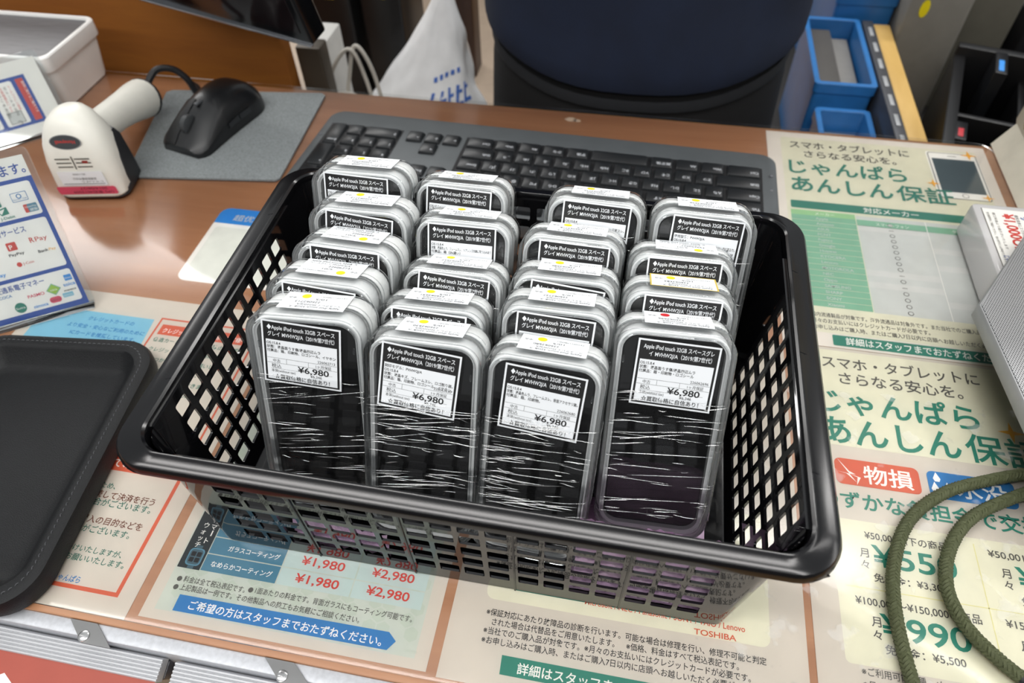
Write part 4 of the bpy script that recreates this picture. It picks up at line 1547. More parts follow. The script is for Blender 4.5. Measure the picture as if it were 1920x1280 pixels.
def pay_leaflet(q, w, h):
    q.rect(-w, 0, 0, 106, I_NAVY, 2)
    q.text('使えます。', -38, 109.5, I_NAVY, 36, h=9, L=3, bold=.014)
    for (a, c) in ((77, 103), (34, 74), (4.5, 31)):
        q.rect(-w + 3, a, -3.2, c, I_WHITE, 3, 2)
    q.text('クレジットカード', -78, 96.5, I_NAVY, 36, h=5.4, L=5, bold=.012)
    q.text('スマートフォン決済サービス', -78, 66.5, I_NAVY, 58, h=5.4, L=5, bold=.012)
    q.text('交通系電子マネー', -60, 24.4, I_NAVY, 36, h=5.2, L=5, bold=.012)
    # cards
    q.rect(-20, 89, -8.6, 96, I_BLUE, 5, .6)
    q.rect(-19.6, 89.4, -9, 95.6, I_WHITE, 6, .6)
    q.disc(-14.4, 93, 1.9, I_BLUE, 7)
    q.disc(-14.4, 93, 1.2, I_WHITE, 8)
    q.text('Diners Club', -19, 90.2, I_BLUE, 9.4, h=1.8, L=7)
    for i, m_ in enumerate((I_NAVY, I_RED, I_GREEN)):
        q.rect(-37 + i * 3, 88, -34.2 + i * 3, 95.4, m_, 5, 1)
    q.text('JCB', -36.8, 90.2, I_WHITE, 8.2, h=3, L=7, bold=.014)
    q.rect(-14.6, 79.6, -5, 86, I_RED, 5, .8)
    q.rect(-12, 79.6, -5, 86, I_TEAL, 6, .8)
    q.text('UnionPay', -13.6, 83.2, I_WHITE, 8, h=2, L=7)
    q.text('銀聯', -11, 80.4, I_WHITE, 5.5, h=2.4, L=7)
    q.poly([(-34, 86), (-26, 87.5), (-25.6, 82), (-31, 81.4)], I_GREEN, 5)
    q.poly([(-33, 85.2), (-27.4, 86.3), (-30.6, 82.4)], I_WHITE, 6)
    q.text('J-Debit', -33, 78.4, I_GREEN, 10.4, h=2.8, L=6, bold=.012)
    # phone pay
    q.rect(-38, 54.5, -31, 61, I_RED, 5, .8)
    q.text('P', -36.4, 55.6, I_WHITE, h=5, L=6, bold=.016)
    q.text('PayPay', -39, 50.4, I_BLACK, 11, h=3, L=6, bold=.012)
    q.text('R', -21, 57.2, I_RED, h=5.6, L=6, bold=.016)
    q.text('Pay', -17, 57.2, I_RED, 8.6, h=5, L=6)
    q.text('Bank', -18.6, 48, I_BLACK, 7.4, h=3.2, L=6, bold=.014)
    q.text('Pay', -10.8, 48, I_GOLD, 5, h=3, L=6)
    q.disc(-35, 43, 1.9, I_RED, 5)
    q.text('J-Coin', -32.4, 42, I_RED, 8, h=2.8, L=6)
    q.text('d払い', -60, 57, I_RED, 12, h=4.6, L=6, bold=.014)
    q.text('au PAY', -60, 46, I_ORANGE, 13, h=4, L=6, bold=.014)
    q.text('Alipay', -60, 37, I_SKY, 13, h=4, L=6, bold=.014)
    # transit
    q.text('PASMO', -40, 15.6, I_PINK, 12.4, h=3.4, L=6, bold=.014)
    q.poly([(-26, 17.5), (-20.4, 22.5), (-14.8, 17.5), (-20.4, 12.5)], I_GREEN2, 5)
    q.poly([(-25, 17.5), (-20.4, 21.6), (-15.8, 17.5), (-20.4, 13.4)], ink('leaf_lime', '9cc24a'), 6)
    q.text('icsca', -23, 16.4, I_WHITE, 5, h=2.6, L=7)
    q.text('toica', -12.6, 17.4, I_SKY, 9, h=3.8, L=6, bold=.014)
    q.rect(-.0 - 9.8, 21.6, -4.2, 26.4, I_SKY, 5, .6)
    q.text('Kitaca', -9.2, 23.2, I_WHITE, 4.6, h=1.8, L=6)
    q.text('nimoca', -39, 6.6, I_SKY, 10.6, h=3.6, L=6, bold=.014)
    q.rect(-26.4, 6.8, -17.6, 11.6, I_PINK, 5, 2.2)
    q.text('SUGOCA', -25.6, 8.2, ink('label_maroon', '5f2130'), 7.2, h=2, L=6)
    q.rect(-16, 8.8, -8, 12.4, I_LBLUE, 5, .6)
    q.text('はやかけん', -15.4, 9.6, I_WHITE, 6.8, h=1.8, L=6)
    q.text('manaca', -13.6, 13.4, I_BLACK, 9, h=2.4, L=6, bold=.012)
    q.disc(-48, 10, 4.2, I_GREEN, 5, 20)
    q.text('Suica', -51.4, 9, I_WHITE, 6.6, h=2.6, L=6)
    q.text('ICOCA', -60, 20, I_BLUE, 10, h=3, L=6, bold=.012)


card_stand('slanted acrylic stand showing blue and white payment leaflet, above the black tray', (-298, 227), 33, 30, 150, 122, pay_leaflet)


def rotated_leaflet(q, w, h):
    q.rect(-w, 10, -16, h - 14, I_NAVY, 2)
    q.rect(-26, 13, -19, h - 17, I_RED, 4)
    q.text('登録に関するご案内です', -21.2, h - 20, I_WHITE, h - 40, h=3, L=6, rot=-90)
    for k in range(4):
        x1 = -30 - k * 26
        q.rect(x1 - 22, 13, x1, h - 17, I_WHITE, 3, 2)
        for i, (t, m_) in enumerate((('メールアドレス登録', I_RED), ('空メールを送信', I_GREY), ('会員登録はこちら', I_RED), ('アプリを起動', I_GREY))):
            q.text(t, x1 - 5 - i * 4, h - 21, m_, h * .34 + (i % 2) * 5, h=2.8, L=5, rot=-90)
        q.rect(x1 - 18, 14.4, x1 - 4, 26, I_OFF, 4, 2)
        q.frame(x1 - 18, 14.4, x1 - 4, 26, .5, I_GREY, 5)
        q.text('CBAD'[k], x1 - 8, 16.6, I_GREY, h=6, L=6, rot=180)


card_stand('acrylic stand with blue framed sideways leaflet, in front of the white tub', (-470, 463), 42, 32, 150, 72, rotated_leaflet)

# ================================================================ BLACK CASH TRAY
ctray = thing('cash_tray', 'black leather cash tray with stitched rim at the left edge', 'tray', (-275, 90, 0))
LEA = mat('black_leather', '0f1012', 0.5, spec=0.3, vary=0.16, scale=180, bump=0.35, bscale=1400)
ang = math.radians(6.0)
TT = Matrix.Translation((-205, 190, 0)) @ Matrix.Rotation(ang, 4, 'Z') @ Matrix.Translation((-75, -104, 0))
b = B()
TWd, TLn = 150, 206
def tr_(i, z, r):
    return [(x, y, z) for x, y in rr(TWd - 2 * i, TLn - 2 * i, max(r, 2), 8)]
b.loft([tr_(5, .3, 24), tr_(1, 1.2, 27), tr_(.2, 5, 28), tr_(0, 12, 28), tr_(1.2, 15.4, 27), tr_(4, 16.8, 25), tr_(9, 17.0, 21), tr_(11.5, 16.4, 19), tr_(13, 14.8, 17), tr_(21, 5.4, 10), tr_(24, 3.6, 8), tr_(30, 3.0, 6)], T=TT)
b.obj('body', LEA, ctray, True)
b = B()
per = rr(TWd - 14, TLn - 14, 22, 8)
P = [Vector((x, y, 0)) for x, y in per] + [Vector((*per[0], 0))]
acc = 0
for i in range(len(P) - 1):
    d = P[i + 1] - P[i]
    L_ = d.length
    s = acc
    while s < L_:
        c = P[i] + d * (s / L_)
        u = d.normalized()
        nrm = Vector((-u.y, u.x, 0))
        p0, p1 = c - u * 1.2 - nrm * .25, c + u * 1.2 + nrm * .25
        b.tube([(p0.x, p0.y, 16.6), ((p0.x + p1.x) / 2, (p0.y + p1.y) / 2, 17.3), (p1.x, p1.y, 16.6)], .34, 5, T=TT)
        s += 3.8
    acc = s - L_
b.obj('stitching', mat('thread_grey', '4a4b4e', 0.6), ctray, True)

# ================================================================ MONITOR ABOVE THE COUNTER (back left)
mon = thing('monitor', 'black glossy monitor whose lower corner hangs in at the top left', 'monitor', (-184, 506, 90))
dirx = Vector((-403 + 184, 574 - 504, 0)).normalized()
nrm = Vector((-dirx.y, dirx.x, 0))
if nrm.y > 0:
    nrm = -nrm                                     # towards the viewer
TM = Matrix(((dirx.x, nrm.x * -1, 0, -186), (dirx.y, nrm.y * -1, 0, 505), (0, 0, 1, 90), (0, 0, 0, 1)))
TM = TM @ Matrix.Rotation(math.radians(14), 4, 'X')
MBK = mat('monitor_black', '0e0f11', 0.14, vary=0.1, spec=0.6)
b = B()
b.rbox(0, 0, 0, 236, 24, 180, 2.4, 3, T=TM)
b.obj('housing', MBK, mon, True)
b = B()
b.rbox(9, -.8, 12, 227, .4, 171, .3, T=TM)
b.obj('screen', mat('monitor_screen', '1b1416', 0.08, vary=0.1), mon, True)
b = B()
b.rbox(1, -1.6, -1.2, 235, 2.4, 1.2, .4, T=TM)
b.obj('silver_trim', mat('trim_silver', 'c3c8cf', 0.2, 0.9), mon, True)
b = B()
b.rbox(30, 24, 24, 206, 50, 150, 8, 10, T=TM)
b.obj('rear_cover', mat('monitor_rear', '2a2a2c', 0.4), mon, True)
b = B()
b.tube([TM @ Vector((118, 48, 90)), TM @ Vector((118, 100, 130)), TM @ Vector((118, 110, 420))], 14, 16)
b.obj('support_arm', mat('arm_dark', '2a2b2d', 0.4, 0.5), mon, True)

# ================================================================ RIGHT SIDE: cream machine, card case, perforated box, strap
CREAM = mat('cream_machine', 'd9d3c2', 0.55, vary=0.06, scale=50, bump=0.3, bscale=160)
cm = thing('cream_machine', 'worn cream coloured machine with stained corner at the right edge', 'machine', (580, 500, 0))
b = B()
b.rbox(492, 430, 20, 760, 590, 330, 6, 10, T=None)
b.obj('housing', CREAM, cm, True)
b = B()
pr = []
for k in range(7):
    pr += [(480 + k * 2.0, k * 4.0), (481.8 + k * 2.0, k * 4.0 + 3.6)]
rg = [[(x, y, z) for x, z in pr] + [(520, y, 28), (520, y, .2)] for y in (428, 578)]
b.loft([[(x, y, z + .3) for (x, y, z) in r] for r in rg], smooth=False)
b.obj('ridged_skirt', CREAM, cm, True)
b = B()
for (yc, zc, r) in ((560, 40, 9), (553, 52, 6), (566, 56, 5)):
    b.add([(491.8, yc + r * math.cos(a * PI / 6) * (1 + .3 * math.sin(3 * a)), zc + r * math.sin(a * PI / 6) * (1 + .3 * math.cos(2 * a))) for a in range(12)], [tuple(range(12))])
b.obj('stain', mat('stain_ochre', 'a98f42', 0.7, vary=0.3, scale=300), cm, True)

cc = thing('card_case', 'clear plastic case holding discount flyer, right edge behind perforated box', 'card case', (470, 390, 0))
b = B()
b.rbox(418, 346, .3, 540, 437, 31, 2.5, 4)
b.obj('case', clear_mat('frosted_case', (0.93, 0.95, 0.95), 0.12, 1.45, haze=0.55, haze_col=(0.95, 0.93, 0.93)), cc, True)
q = Print(Matrix.Translation((0, 0, 31.3)), .08)
q.rect(424, 352, 520, 430, PAPER2, 1)
q.rect(424, 352, 424.6, 430, I_GREY, 2)
# lettering runs down the flyer
q.text('¥1,000OFF', 439, 425, I_RED, 52, h=12, L=3, bold=.03, rot=-90)
q.text('コーティング', 465, 424, I_NAVY, 50, h=11, L=3, bold=.03, rot=-90)
q.text('サービス', 453, 424, I_NAVY, 32, h=9.5, L=3, bold=.03, rot=-90)
q.text('端末本体とスマホのご購入でお得', 448.5, 424, I_BLACK, 46, h=3.4, L=3, rot=-90)
q.text('施工料金より値引きいたします', 431.5, 425, I_GREY, 46, h=2.6, L=3, rot=-90)
q.text('有効期限をご確認ください。他の割引とは併用できません', 427, 425, I_GREY, 62, h=2.4, L=3, rot=-90)
q.text('じゃんぱら', 428, 371, I_NAVY, 16, h=5, L=3, bold=.014, rot=-90)
q.make('flyer', cc, True)

PERF = perforated_mat('perforated_grey', 'a3a4a6', '3a3b3d')
PG = (387, 298, 440, 383)
pbx = thing('perforated_box', 'grey perforated metal box at the right edge beside the discount flyer', 'metal box', (520, 290, 0))
def pgon(i, z):
    return [(x, y, z) for x, y in ((PG[0] + i, PG[1]), (PG[2] + i * .4, PG[3] - i), (600, PG[3] - i), (600, 140 + i), (402 + i, 140 + i))]
b = B()
b.loft([pgon(1, 32.2), pgon(0, 34), pgon(0, 43), pgon(1.0, 44.6)], smooth=False)
b.rbox(430, 160, .3, 580, 330, 32.4, 2)
b.obj('body', mat('box_grey', '9fa0a1', 0.5, 0.3), pbx, True)
b = B()
b.loft([pgon(1.8, 44.6), pgon(2.0, 45.2)], smooth=False)
b.obj('perforated_panel', PERF, pbx, True)

# olive braided strap
ROPE = mat('olive_cord', '4b5033', 0.75, vary=0.14, scale=900, bump=0.4, bscale=2500)


def braid(bb, path, R=2.7, strands=6, pitch=14.0, sr=1.22):
    P = smooth_path(path, 24)
    # resample by length
    acc = [0.0]
    for i in range(1, len(P)):
        acc.append(acc[-1] + (P[i] - P[i - 1]).length)
    N = int(acc[-1] / 0.85)
    pts, j = [], 0
    for i in range(N + 1):
        s = acc[-1] * i / N
        while j < len(acc) - 2 and acc[j + 1] < s:
            j += 1
        t = (s - acc[j]) / max(acc[j + 1] - acc[j], 1e-6)
        pts.append(P[j].lerp(P[j + 1], t))
    side = None
    fr = []
    for i, p_ in enumerate(pts):
        d = (pts[min(i + 1, N)] - pts[max(i - 1, 0)]).normalized()
        side = d.cross(Vector((0, 0, 1))).normalized() if side is None else (side - d * side.dot(d)).normalized()
        fr.append((side.copy(), side.cross(d).normalized()))
    L_ = acc[-1] / N
    for hand in (1, -1):
        for k in range(strands):
            c = []
            for i, p_ in enumerate(pts):
                s = i * L_
                a = hand * 2 * PI * s / pitch + 2 * PI * k / strands
                wv = 0.42 * math.sin(strands * 2 * PI * s / pitch * 0.5 * 2 / 2 + hand * PI / 2 + k * PI)
                r = R + wv
                c.append(p_ + (fr[i][0] * math.cos(a) + fr[i][1] * math.sin(a)) * r)
            bb.tube(c, sr, 5, cap=False)
    bb.tube(pts[::3], R - .2, 10)


strap = thing('braided_strap', 'olive green braided cord strap looping over the right notice', 'strap', (350, 110, 0))
b = B()
braid(b, [(470, 213, 4.2), (420, 190, 4.2), (388, 178, 4.2), (356, 163, 4.2), (330, 139, 4.2), (316, 108, 4.2), (312, 76, 4.2), (315, 40, 4.2), (322, 8, 4.2), (330, -20, 4.2)])
b.obj('cord', ROPE, strap, True)
b = B()
braid(b, [(470, 197, 4.2), (425, 180, 4.2), (395, 165, 4.2), (367, 146, 4.2), (350, 122, 4.2), (344, 97, 4.2), (350, 76, 4.2), (364, 60, 4.2), (377, 50, 4.2)])
b.obj('cord', ROPE, strap, True)
b = B()
b.tube([(373, 53, 4.2), (379, 49, 4.2), (393, 39, 4.2), (398, 35, 4.2)], [4.2, 5.6, 5.6, 5.0], 14)
b.obj('end_clasp', mat('clasp_black', '1a1a1d', 0.45, bump=.3, bscale=900), strap, True)

# ================================================================ PERSON BEHIND THE COUNTER
SHIRT = mat('shirt_navy', '0f1a30', 0.9, vary=0.12, scale=30, bump=0.3, bscale=900)
PANTS = mat('trousers_black', '0a0a0c', 0.85, vary=0.1)
SKIN = mat('skin', 'c99a7c', 0.5)
HAIRM = mat('hair_black', '15120f', 0.5)
per = thing('person', 'person in navy shirt and black trousers standing behind the counter', 'person', (118, 770, -880))
PX, PY = 118.0, 772.0
# one continuous body: joints with radii grown by a skin modifier
J = {'pelvis': ((0, 0, -40), 120, 85), 'belly': ((0, -4, 90), 118, 84), 'chest': ((0, 0, 330), 135, 92), 'neckb': ((0, 10, 500), 60, 55), 'neck': ((0, 4, 560), 52, 52), 'head': ((0, -8, 640), 72, 84), 'crown': ((0, -4, 740), 66, 78),
     'hipL': ((-85, 0, -110), 82, 80), 'kneeL': ((-95, -5, -440), 55, 56), 'ankL': ((-100, 20, -810), 38, 42), 'toeL': ((-110, -120, -850), 36, 22),
     'hipR': ((85, 0, -110), 82, 80), 'kneeR': ((95, -5, -440), 55, 56), 'ankR': ((100, 20, -810), 38, 42), 'toeR': ((110, -120, -850), 36, 22),
     'shL': ((-165, 5, 470), 58, 54), 'elL': ((-225, 10, 215), 42, 42), 'wrL': ((-120, -190, 300), 26, 24), 'shR': ((165, 5, 470), 58, 54), 'elR': ((225, 10, 215), 42, 42), 'wrR': ((110, -190, 310), 26, 24),
     'palmL': ((-70, -215, 325), 34, 18), 'palmR': ((62, -215, 335), 34, 18)}
E_ = [('pelvis', 'belly'), ('belly', 'chest'), ('chest', 'neckb'), ('neckb', 'neck'), ('neck', 'head'), ('head', 'crown'), ('pelvis', 'hipL'), ('hipL', 'kneeL'), ('kneeL', 'ankL'), ('ankL', 'toeL'),
      ('pelvis', 'hipR'), ('hipR', 'kneeR'), ('kneeR', 'ankR'), ('ankR', 'toeR'), ('chest', 'shL'), ('shL', 'elL'), ('elL', 'wrL'), ('wrL', 'palmL'), ('chest', 'shR'), ('shR', 'elR'), ('elR', 'wrR'), ('wrR', 'palmR')]
names = list(J)
pos = [list(J[n][0]) for n in names]
rads = [(J[n][1], J[n][2]) for n in names]
edges = [(names.index(a), names.index(c)) for a, c in E_]
for s, pn in ((-1, 'palmL'), (1, 'palmR')):     # four fingers and a thumb on each hand
    bx, by, bz = J[pn][0]
    for f in range(4):
        i0 = len(pos)
        ln_ = (38, 44, 42, 33)[f]
        pos += [[bx - s * 18, by - 8, bz + 24 - f * 16], [bx - s * (18 + ln_ * .6), by - 4, bz + 28 - f * 17], [bx - s * (18 + ln_), by + 10, bz + 26 - f * 17]]
        rads += [(10, 9), (9, 8), (8, 7)]
        edges += [(names.index(pn), i0), (i0, i0 + 1), (i0 + 1, i0 + 2)]
    i0 = len(pos)
    pos += [[bx + s * 8, by - 18, bz + 34], [bx - s * 10, by - 30, bz + 56]]
    rads += [(11, 10), (9, 8)]
    edges += [(names.index(pn), i0), (i0, i0 + 1)]
me = bpy.data.meshes.new('body')
me.from_pydata([((PX + p_[0] - 118) * MM, (PY + p_[1] - 770) * MM, (p_[2] + 880) * MM) for p_ in pos], edges, [])
body = bpy.data.objects.new('body', me)
COL.objects.link(body)
body.parent = per
me.materials.append(SKIN)
sk = body.modifiers.new('skin', 'SKIN')
sk.use_smooth_shade = True
for i, (rx, ry) in enumerate(rads):
    me.skin_vertices[0].data[i].radius = (rx * MM, ry * MM)
    me.skin_vertices[0].data[i].use_root = (i == 0)
body.modifiers.new('subdivision', 'SUBSURF').levels = 1
body.modifiers['subdivision'].render_levels = 2


def torso_ring(z, rx, ry, cx=0, cy=0, n=48, fold=0.0, ph=0.0):
    out = []
    for k in range(n):
        a = 2 * PI * k / n
        q = 1 + fold * (math.sin(a * 5 + ph) * .5 + math.sin(a * 9 - ph * 2) * .3)
        out.append((PX + cx + rx * q * math.copysign(abs(math.cos(a)) ** .85, math.cos(a)), PY + cy + ry * q * math.copysign(abs(math.sin(a)) ** .85, math.sin(a)), z + 44 * math.cos(a) ** 2 * max(0, 1 - abs(z + 20) / 130)))
    return out


b = B()
rg = [torso_ring(-14, 186, 120, fold=.012, ph=.2), torso_ring(-18, 191, 125, fold=.012, ph=.2), torso_ring(-10, 193, 127, fold=.014, ph=.4), torso_ring(6, 192, 127, fold=.016, ph=.8), torso_ring(24, 190, 125, fold=.02, ph=1.3),
      torso_ring(45, 187, 123, fold=.02, ph=1.9), torso_ring(70, 185, 121, fold=.022, ph=2.6), torso_ring(100, 184, 120, fold=.02, ph=3.3), torso_ring(160, 184, 120, fold=.012), torso_ring(300, 196, 124), torso_ring(420, 200, 112), torso_ring(490, 150, 92), torso_ring(520, 80, 72), torso_ring(524, 74, 66)]
b.loft(rg, False, False)
for s in (-1, 1):
    b.tube([(PX + s * 150, PY, 470), (PX + s * 190, PY + 5, 400), (PX + s * 216, PY + 6, 300), (PX + s * 220, PY + 6, 275)], [70, 68, 64, 62], 20, cap=False)
b.obj('shirt', SHIRT, per, True)
b = B()
b.loft([torso_ring(-30, 184, 119, fold=.01), torso_ring(-38, 185, 120, fold=.01), torso_ring(-44, 183, 119, fold=.01)], False, False)
b.obj('undershirt_hem', mat('hem_charcoal', '1d1f23', 0.9), per, True)
b = B()
b.loft([torso_ring(40, 160, 104), torso_ring(-20, 176, 112), torso_ring(-60, 184, 116, fold=.01), torso_ring(-120, 188, 116, fold=.012), torso_ring(-170, 186, 108)], False, False)
for s in (-1, 1):
    b.tube([(PX + s * 92, PY, -130), (PX + s * 94, PY, -260), (PX + s * 97, PY - 5, -460), (PX + s * 100, PY + 10, -700), (PX + s * 101, PY + 14, -835)], [98, 92, 78, 68, 66], 24, cap=False)
b.obj('trousers', PANTS, per, True)
b = B()
hr = []
for i in range(9):
    t = i / 8
    z = 640 + 160 * t
    r = math.sqrt(max(0.02, 1 - (t * 1.0) ** 2.2))
    hr.append([(PX + 86 * r * math.cos(a * PI / 12), PY - 2 + (100 * r * math.sin(a * PI / 12) if math.sin(a * PI / 12) > -0.2 or t > .45 else -20 * r), z) for a in range(24)])
b.loft(hr, False, True)
b.obj('hair', HAIRM, per, True)
b = B()
fz = 660
for s in (-1, 1):
    b.loft([[(PX + s * 30 + r * math.cos(k * PI / 6), PY - 86 - d, fz + 14 + .6 * r * math.sin(k * PI / 6)) for k in range(12)] for r, d in ((13, -4), (11, 2), (5, 5))], mi=1)
    b.loft([[(PX + s * (82 + d), PY + 4 + r * math.cos(k * PI / 6), fz + 1.7 * r * math.sin(k * PI / 6)) for k in range(12)] for r, d in ((12, -8), (18, 4), (14, 9))])
b.loft([[(PX + w * math.cos(k * PI / 4), PY - 84 - d * (1 + math.sin(k * PI / 4)) * .5, z) for k in range(8)] for z, w, d in ((fz + 14, 8, 4), (fz - 8, 12, 14), (fz - 26, 17, 24), (fz - 32, 12, 10))])
b.rbox(PX - 24, PY - 96, fz - 56, PX + 24, PY - 80, fz - 48, 3, mi=2)
b.obj('face', [SKIN, mat('eye_dark', '2a2420', 0.3), mat('lip', 'a8665a', 0.5)], per, True)
for s in (-1, 1):
    b = B()
    b.loft([[(x, y, z) for x, y in rr(w, h, w / 2.2, 6, PX + s * 104, PY - 40)] for z, w, h in ((-879, 92, 255), (-868, 96, 262), (-840, 88, 240), (-815, 70, 120))])
    b.obj('shoe', mat('shoe_black', '161617', 0.4), per, True)

# ================================================================ BACKGROUND LEFT
o = B().rbox(-1400, 640, -880, -296, 662, 165, 2).obj('wooden_partition', wood_mat('partition_wood', '7c4507', '8d540f', 0.8, (2, 3, 14)))
tag(o, 'orange brown wooden partition board rising behind the counter at left', 'partition')
rebase(o, -850, 651, -880)
o = B().rbox(-294, 664, -880, -262, 690, 0, 2).obj('metal_post', mat('post_grey', '4a4238', 0.45, 0.3))
tag(o, 'grey metal post beside the orange wooden partition', 'post')
rebase(o, -278, 677, -880)
desk = thing('low_desk', 'low beige desk standing on the floor behind the counter', 'desk', (-330, 960, -880))
b = B()
b.rbox(-540, 700, -232, -90, 1300, -206, 2)
b.obj('desktop', mat('desk_beige', 'a89684', 0.5), desk, True)
for (x, y) in ((-530, 715), (-105, 715), (-530, 1285), (-165, 1285)):
    b = B()
    b.rbox(x - 12, y - 12, -880, x + 12, y + 12, -232, 1)
    b.obj('leg', mat('desk_leg', '5d5148', 0.5), desk, True)
WBX = thing('white_carton', 'small white carton with yellow sticker beside the grey post', 'carton', (-285, 770, -206))
b = B()
b.rbox(-318, 716, -205.7, -276, 768, -18, 2)
b.obj('carton', mat('carton_white', 'c9c8c4', 0.5), WBX, True)
q = Print(Matrix.Translation((0, 715.4, 0)) @ Matrix.Rotation(PI / 2, 4, 'X'), .1)
q.rect(-292, -54, -279, -28, I_DOT, 1)
q.rect(-292, -78, -279, -58, I_SLATE, 1)
q.make('sticker', WBX, True)
for i, (x, y, z1) in enumerate(((-330, 905, 30), (-258, 920, 28))):
    t_ = thing('media_box', ('black media box with yellow label standing behind the white carton', 'black media box with yellow label nearest the white bag')[i], 'box', (x, y, -206), group='black media boxes on the low desk')
    b = B()
    b.rbox(x - 30, y - 45, -205.7, x + 32, y + 60, z1, 2)
    b.obj('case', mat('media_black', '131314', 0.35), t_, True)
    q = Print(Matrix.Translation((0, y - 45.6, 0)) @ Matrix.Rotation(PI / 2, 4, 'X'), .1)
    q.rect(x - 6, z1 - 60, x + 10, z1 - 28, I_DOT, 1)
    q.rect(x - 4, z1 - 56, x + 8, z1 - 44, I_GREY, 2)
    q.make('label_patch', t_, True)
b = B()
b.rbox(-540, 1310, -880, -120, 1340, 200, 2)
o = b.obj('dark_cabinet', mat('cabinet_dark', '201c1a', 0.6))
tag(o, 'dark cabinet back panel standing behind the low desk', 'cabinet')
rebase(o, -330, 1325, -880)
o = B().rbox(-176, 985, -205.7, -148, 1030, 260, 2).obj('wooden_post', wood_mat('post_wood', '3d2a22', '4d362b', 0.5, (10, 10, 1)))
tag(o, 'dark brown wooden upright between white bag and person', 'post')
rebase(o, -162, 1007, -205.7)
# white carrier bag
bag = thing('carrier_bag', 'crumpled white plastic carrier bag with blue print behind the counter', 'bag', (-165, 800, -206))
def bag_pt(u, v):
    """u around 0..1, v 0 bottom .. 1 peak"""
    a = 2 * PI * u
    cx = lerp(-200, -137, v ** .8)
    z = lerp(-205, 22, v)
    w = lerp(98, 8, v ** 1.25) * (1 + .08 * math.sin(v * 6))
    d = lerp(62, 5, v ** 1.1)
    n = noise.noise(Vector((math.cos(a) * 1.4 + v * 2.2, math.sin(a) * 1.4, v * 3.4)))
    n2 = noise.noise(Vector((math.cos(a) * 4, math.sin(a) * 4 + 7, v * 7)))
    k = 1 + .16 * n + .06 * n2
    return (cx + w * k * math.cos(a) + 6 * n, 800 + d * k * math.sin(a), z)
b = B()
b.loft([[bag_pt(k / 56, v / 30) for k in range(56)] for v in range(31)])
b.obj('bag', mat('bag_white', 'f6f7f8', 0.4, vary=0.03), bag, True)
b = B()
def on_bag(px, pv, out=1.2):
    x, y, z = bag_pt(px, pv)
    return (x, y - out, z)
def bag_patch(pts):
    n = len(pts)
    b.add([on_bag(*q_) for q_ in pts], [tuple(range(n))], 0, False)
for k in range(5):
    u0 = .775 + k * .024
    bag_patch([(u0, .50 + k * .012), (u0 + .014, .505 + k * .012), (u0 + .014, .535 + k * .012), (u0, .53 + k * .012)])
for k in range(5):
    u0 = .765 + k * .032
    bag_patch([(u0, .28 + k * .02), (u0 + .010, .28 + k * .02), (u0 + .016, .44 + k * .012), (u0 + .006, .44 + k * .012)])
    bag_patch([(u0, .28 + k * .02), (u0 + .03, .29 + k * .02), (u0 + .03, .315 + k * .02), (u0, .305 + k * .02)])
    bag_patch([(u0 + .004, .36 + k * .02), (u0 + .026, .37 + k * .02), (u0 + .026, .39 + k * .02), (u0 + .004, .38 + k * .02)])
b.obj('blue_print', mat('print_blue', '4a73c4', 0.5), bag, True)
cab = thing('white_cables', 'bundle of loose white cables hanging in front of the bag', 'cables', (-255, 770, -206))
for pts in (([(-300, 704, -203), (-296, 702, -110), (-270, 702, -50), (-240, 702, -18), (-226, 704, -60), (-220, 708, -140), (-218, 712, -203)]),
            ([(-286, 702, -203), (-280, 700, -100), (-250, 698, -78), (-215, 700, -106), (-200, 704, -150), (-196, 708, -203)]),
            ([(-274, 708, -203), (-268, 704, -130), (-250, 706, -60), (-234, 708, -16), (-216, 708, -50), (-208, 710, -130), (-206, 714, -203)])):
    b = B()
    b.tube(smooth_path(pts, 8), 2.6, 8)
    b.obj('cable', mat('cable_white', 'c9c4ba', 0.45), cab, True)

# ================================================================ BACKGROUND RIGHT
BLUEP = mat('bin_blue', '2a6cab', 0.4, vary=0.06)
shelf = thing('low_shelf', 'dark low shelf unit holding bins behind the counter at right', 'shelf', (560, 900, -880))
b = B()
b.rbox(335, 612, -232, 1100, 1350, -206, 2)
b.obj('shelf_board', mat('shelf_dark', '2b2826', 0.6), shelf, True)
for (x, y) in ((350, 630), (1080, 630), (350, 1330), (1080, 1330)):
    b = B()
    b.rbox(x - 15, y - 15, -880, x + 15, y + 15, -232, 1)
    b.obj('leg', mat('shelf_dark', '2b2826', 0.6), shelf, True)


def open_bin(name, label, x0, y0, z0, x1, y1, z1, wall, m, cat='bin', group=None):
    t_ = thing(name, label, cat, ((x0 + x1) / 2, (y0 + y1) / 2, z0), group=group)
    bb = B()
    w, h = x1 - x0, y1 - y0
    cx, cy = (x0 + x1) / 2, (y0 + y1) / 2
    def r_(i, z, r):
        return [(x, y, z) for x, y in rr(w - 2 * i, h - 2 * i, r, 3, cx, cy)]
    bb.loft([r_(4, z0, 5), r_(2.5, z0 + 2, 6), r_(2, z1 - 14, 6), r_(0, z1 - 13, 6), r_(0, z1 - .8, 6), r_(.8, z1, 6), r_(wall - .8, z1, 4), r_(wall, z1 - 1, 4), r_(wall + 2, z0 + 4, 3)])
    bb.obj('bin_shell', m, t_, True)
    return t_


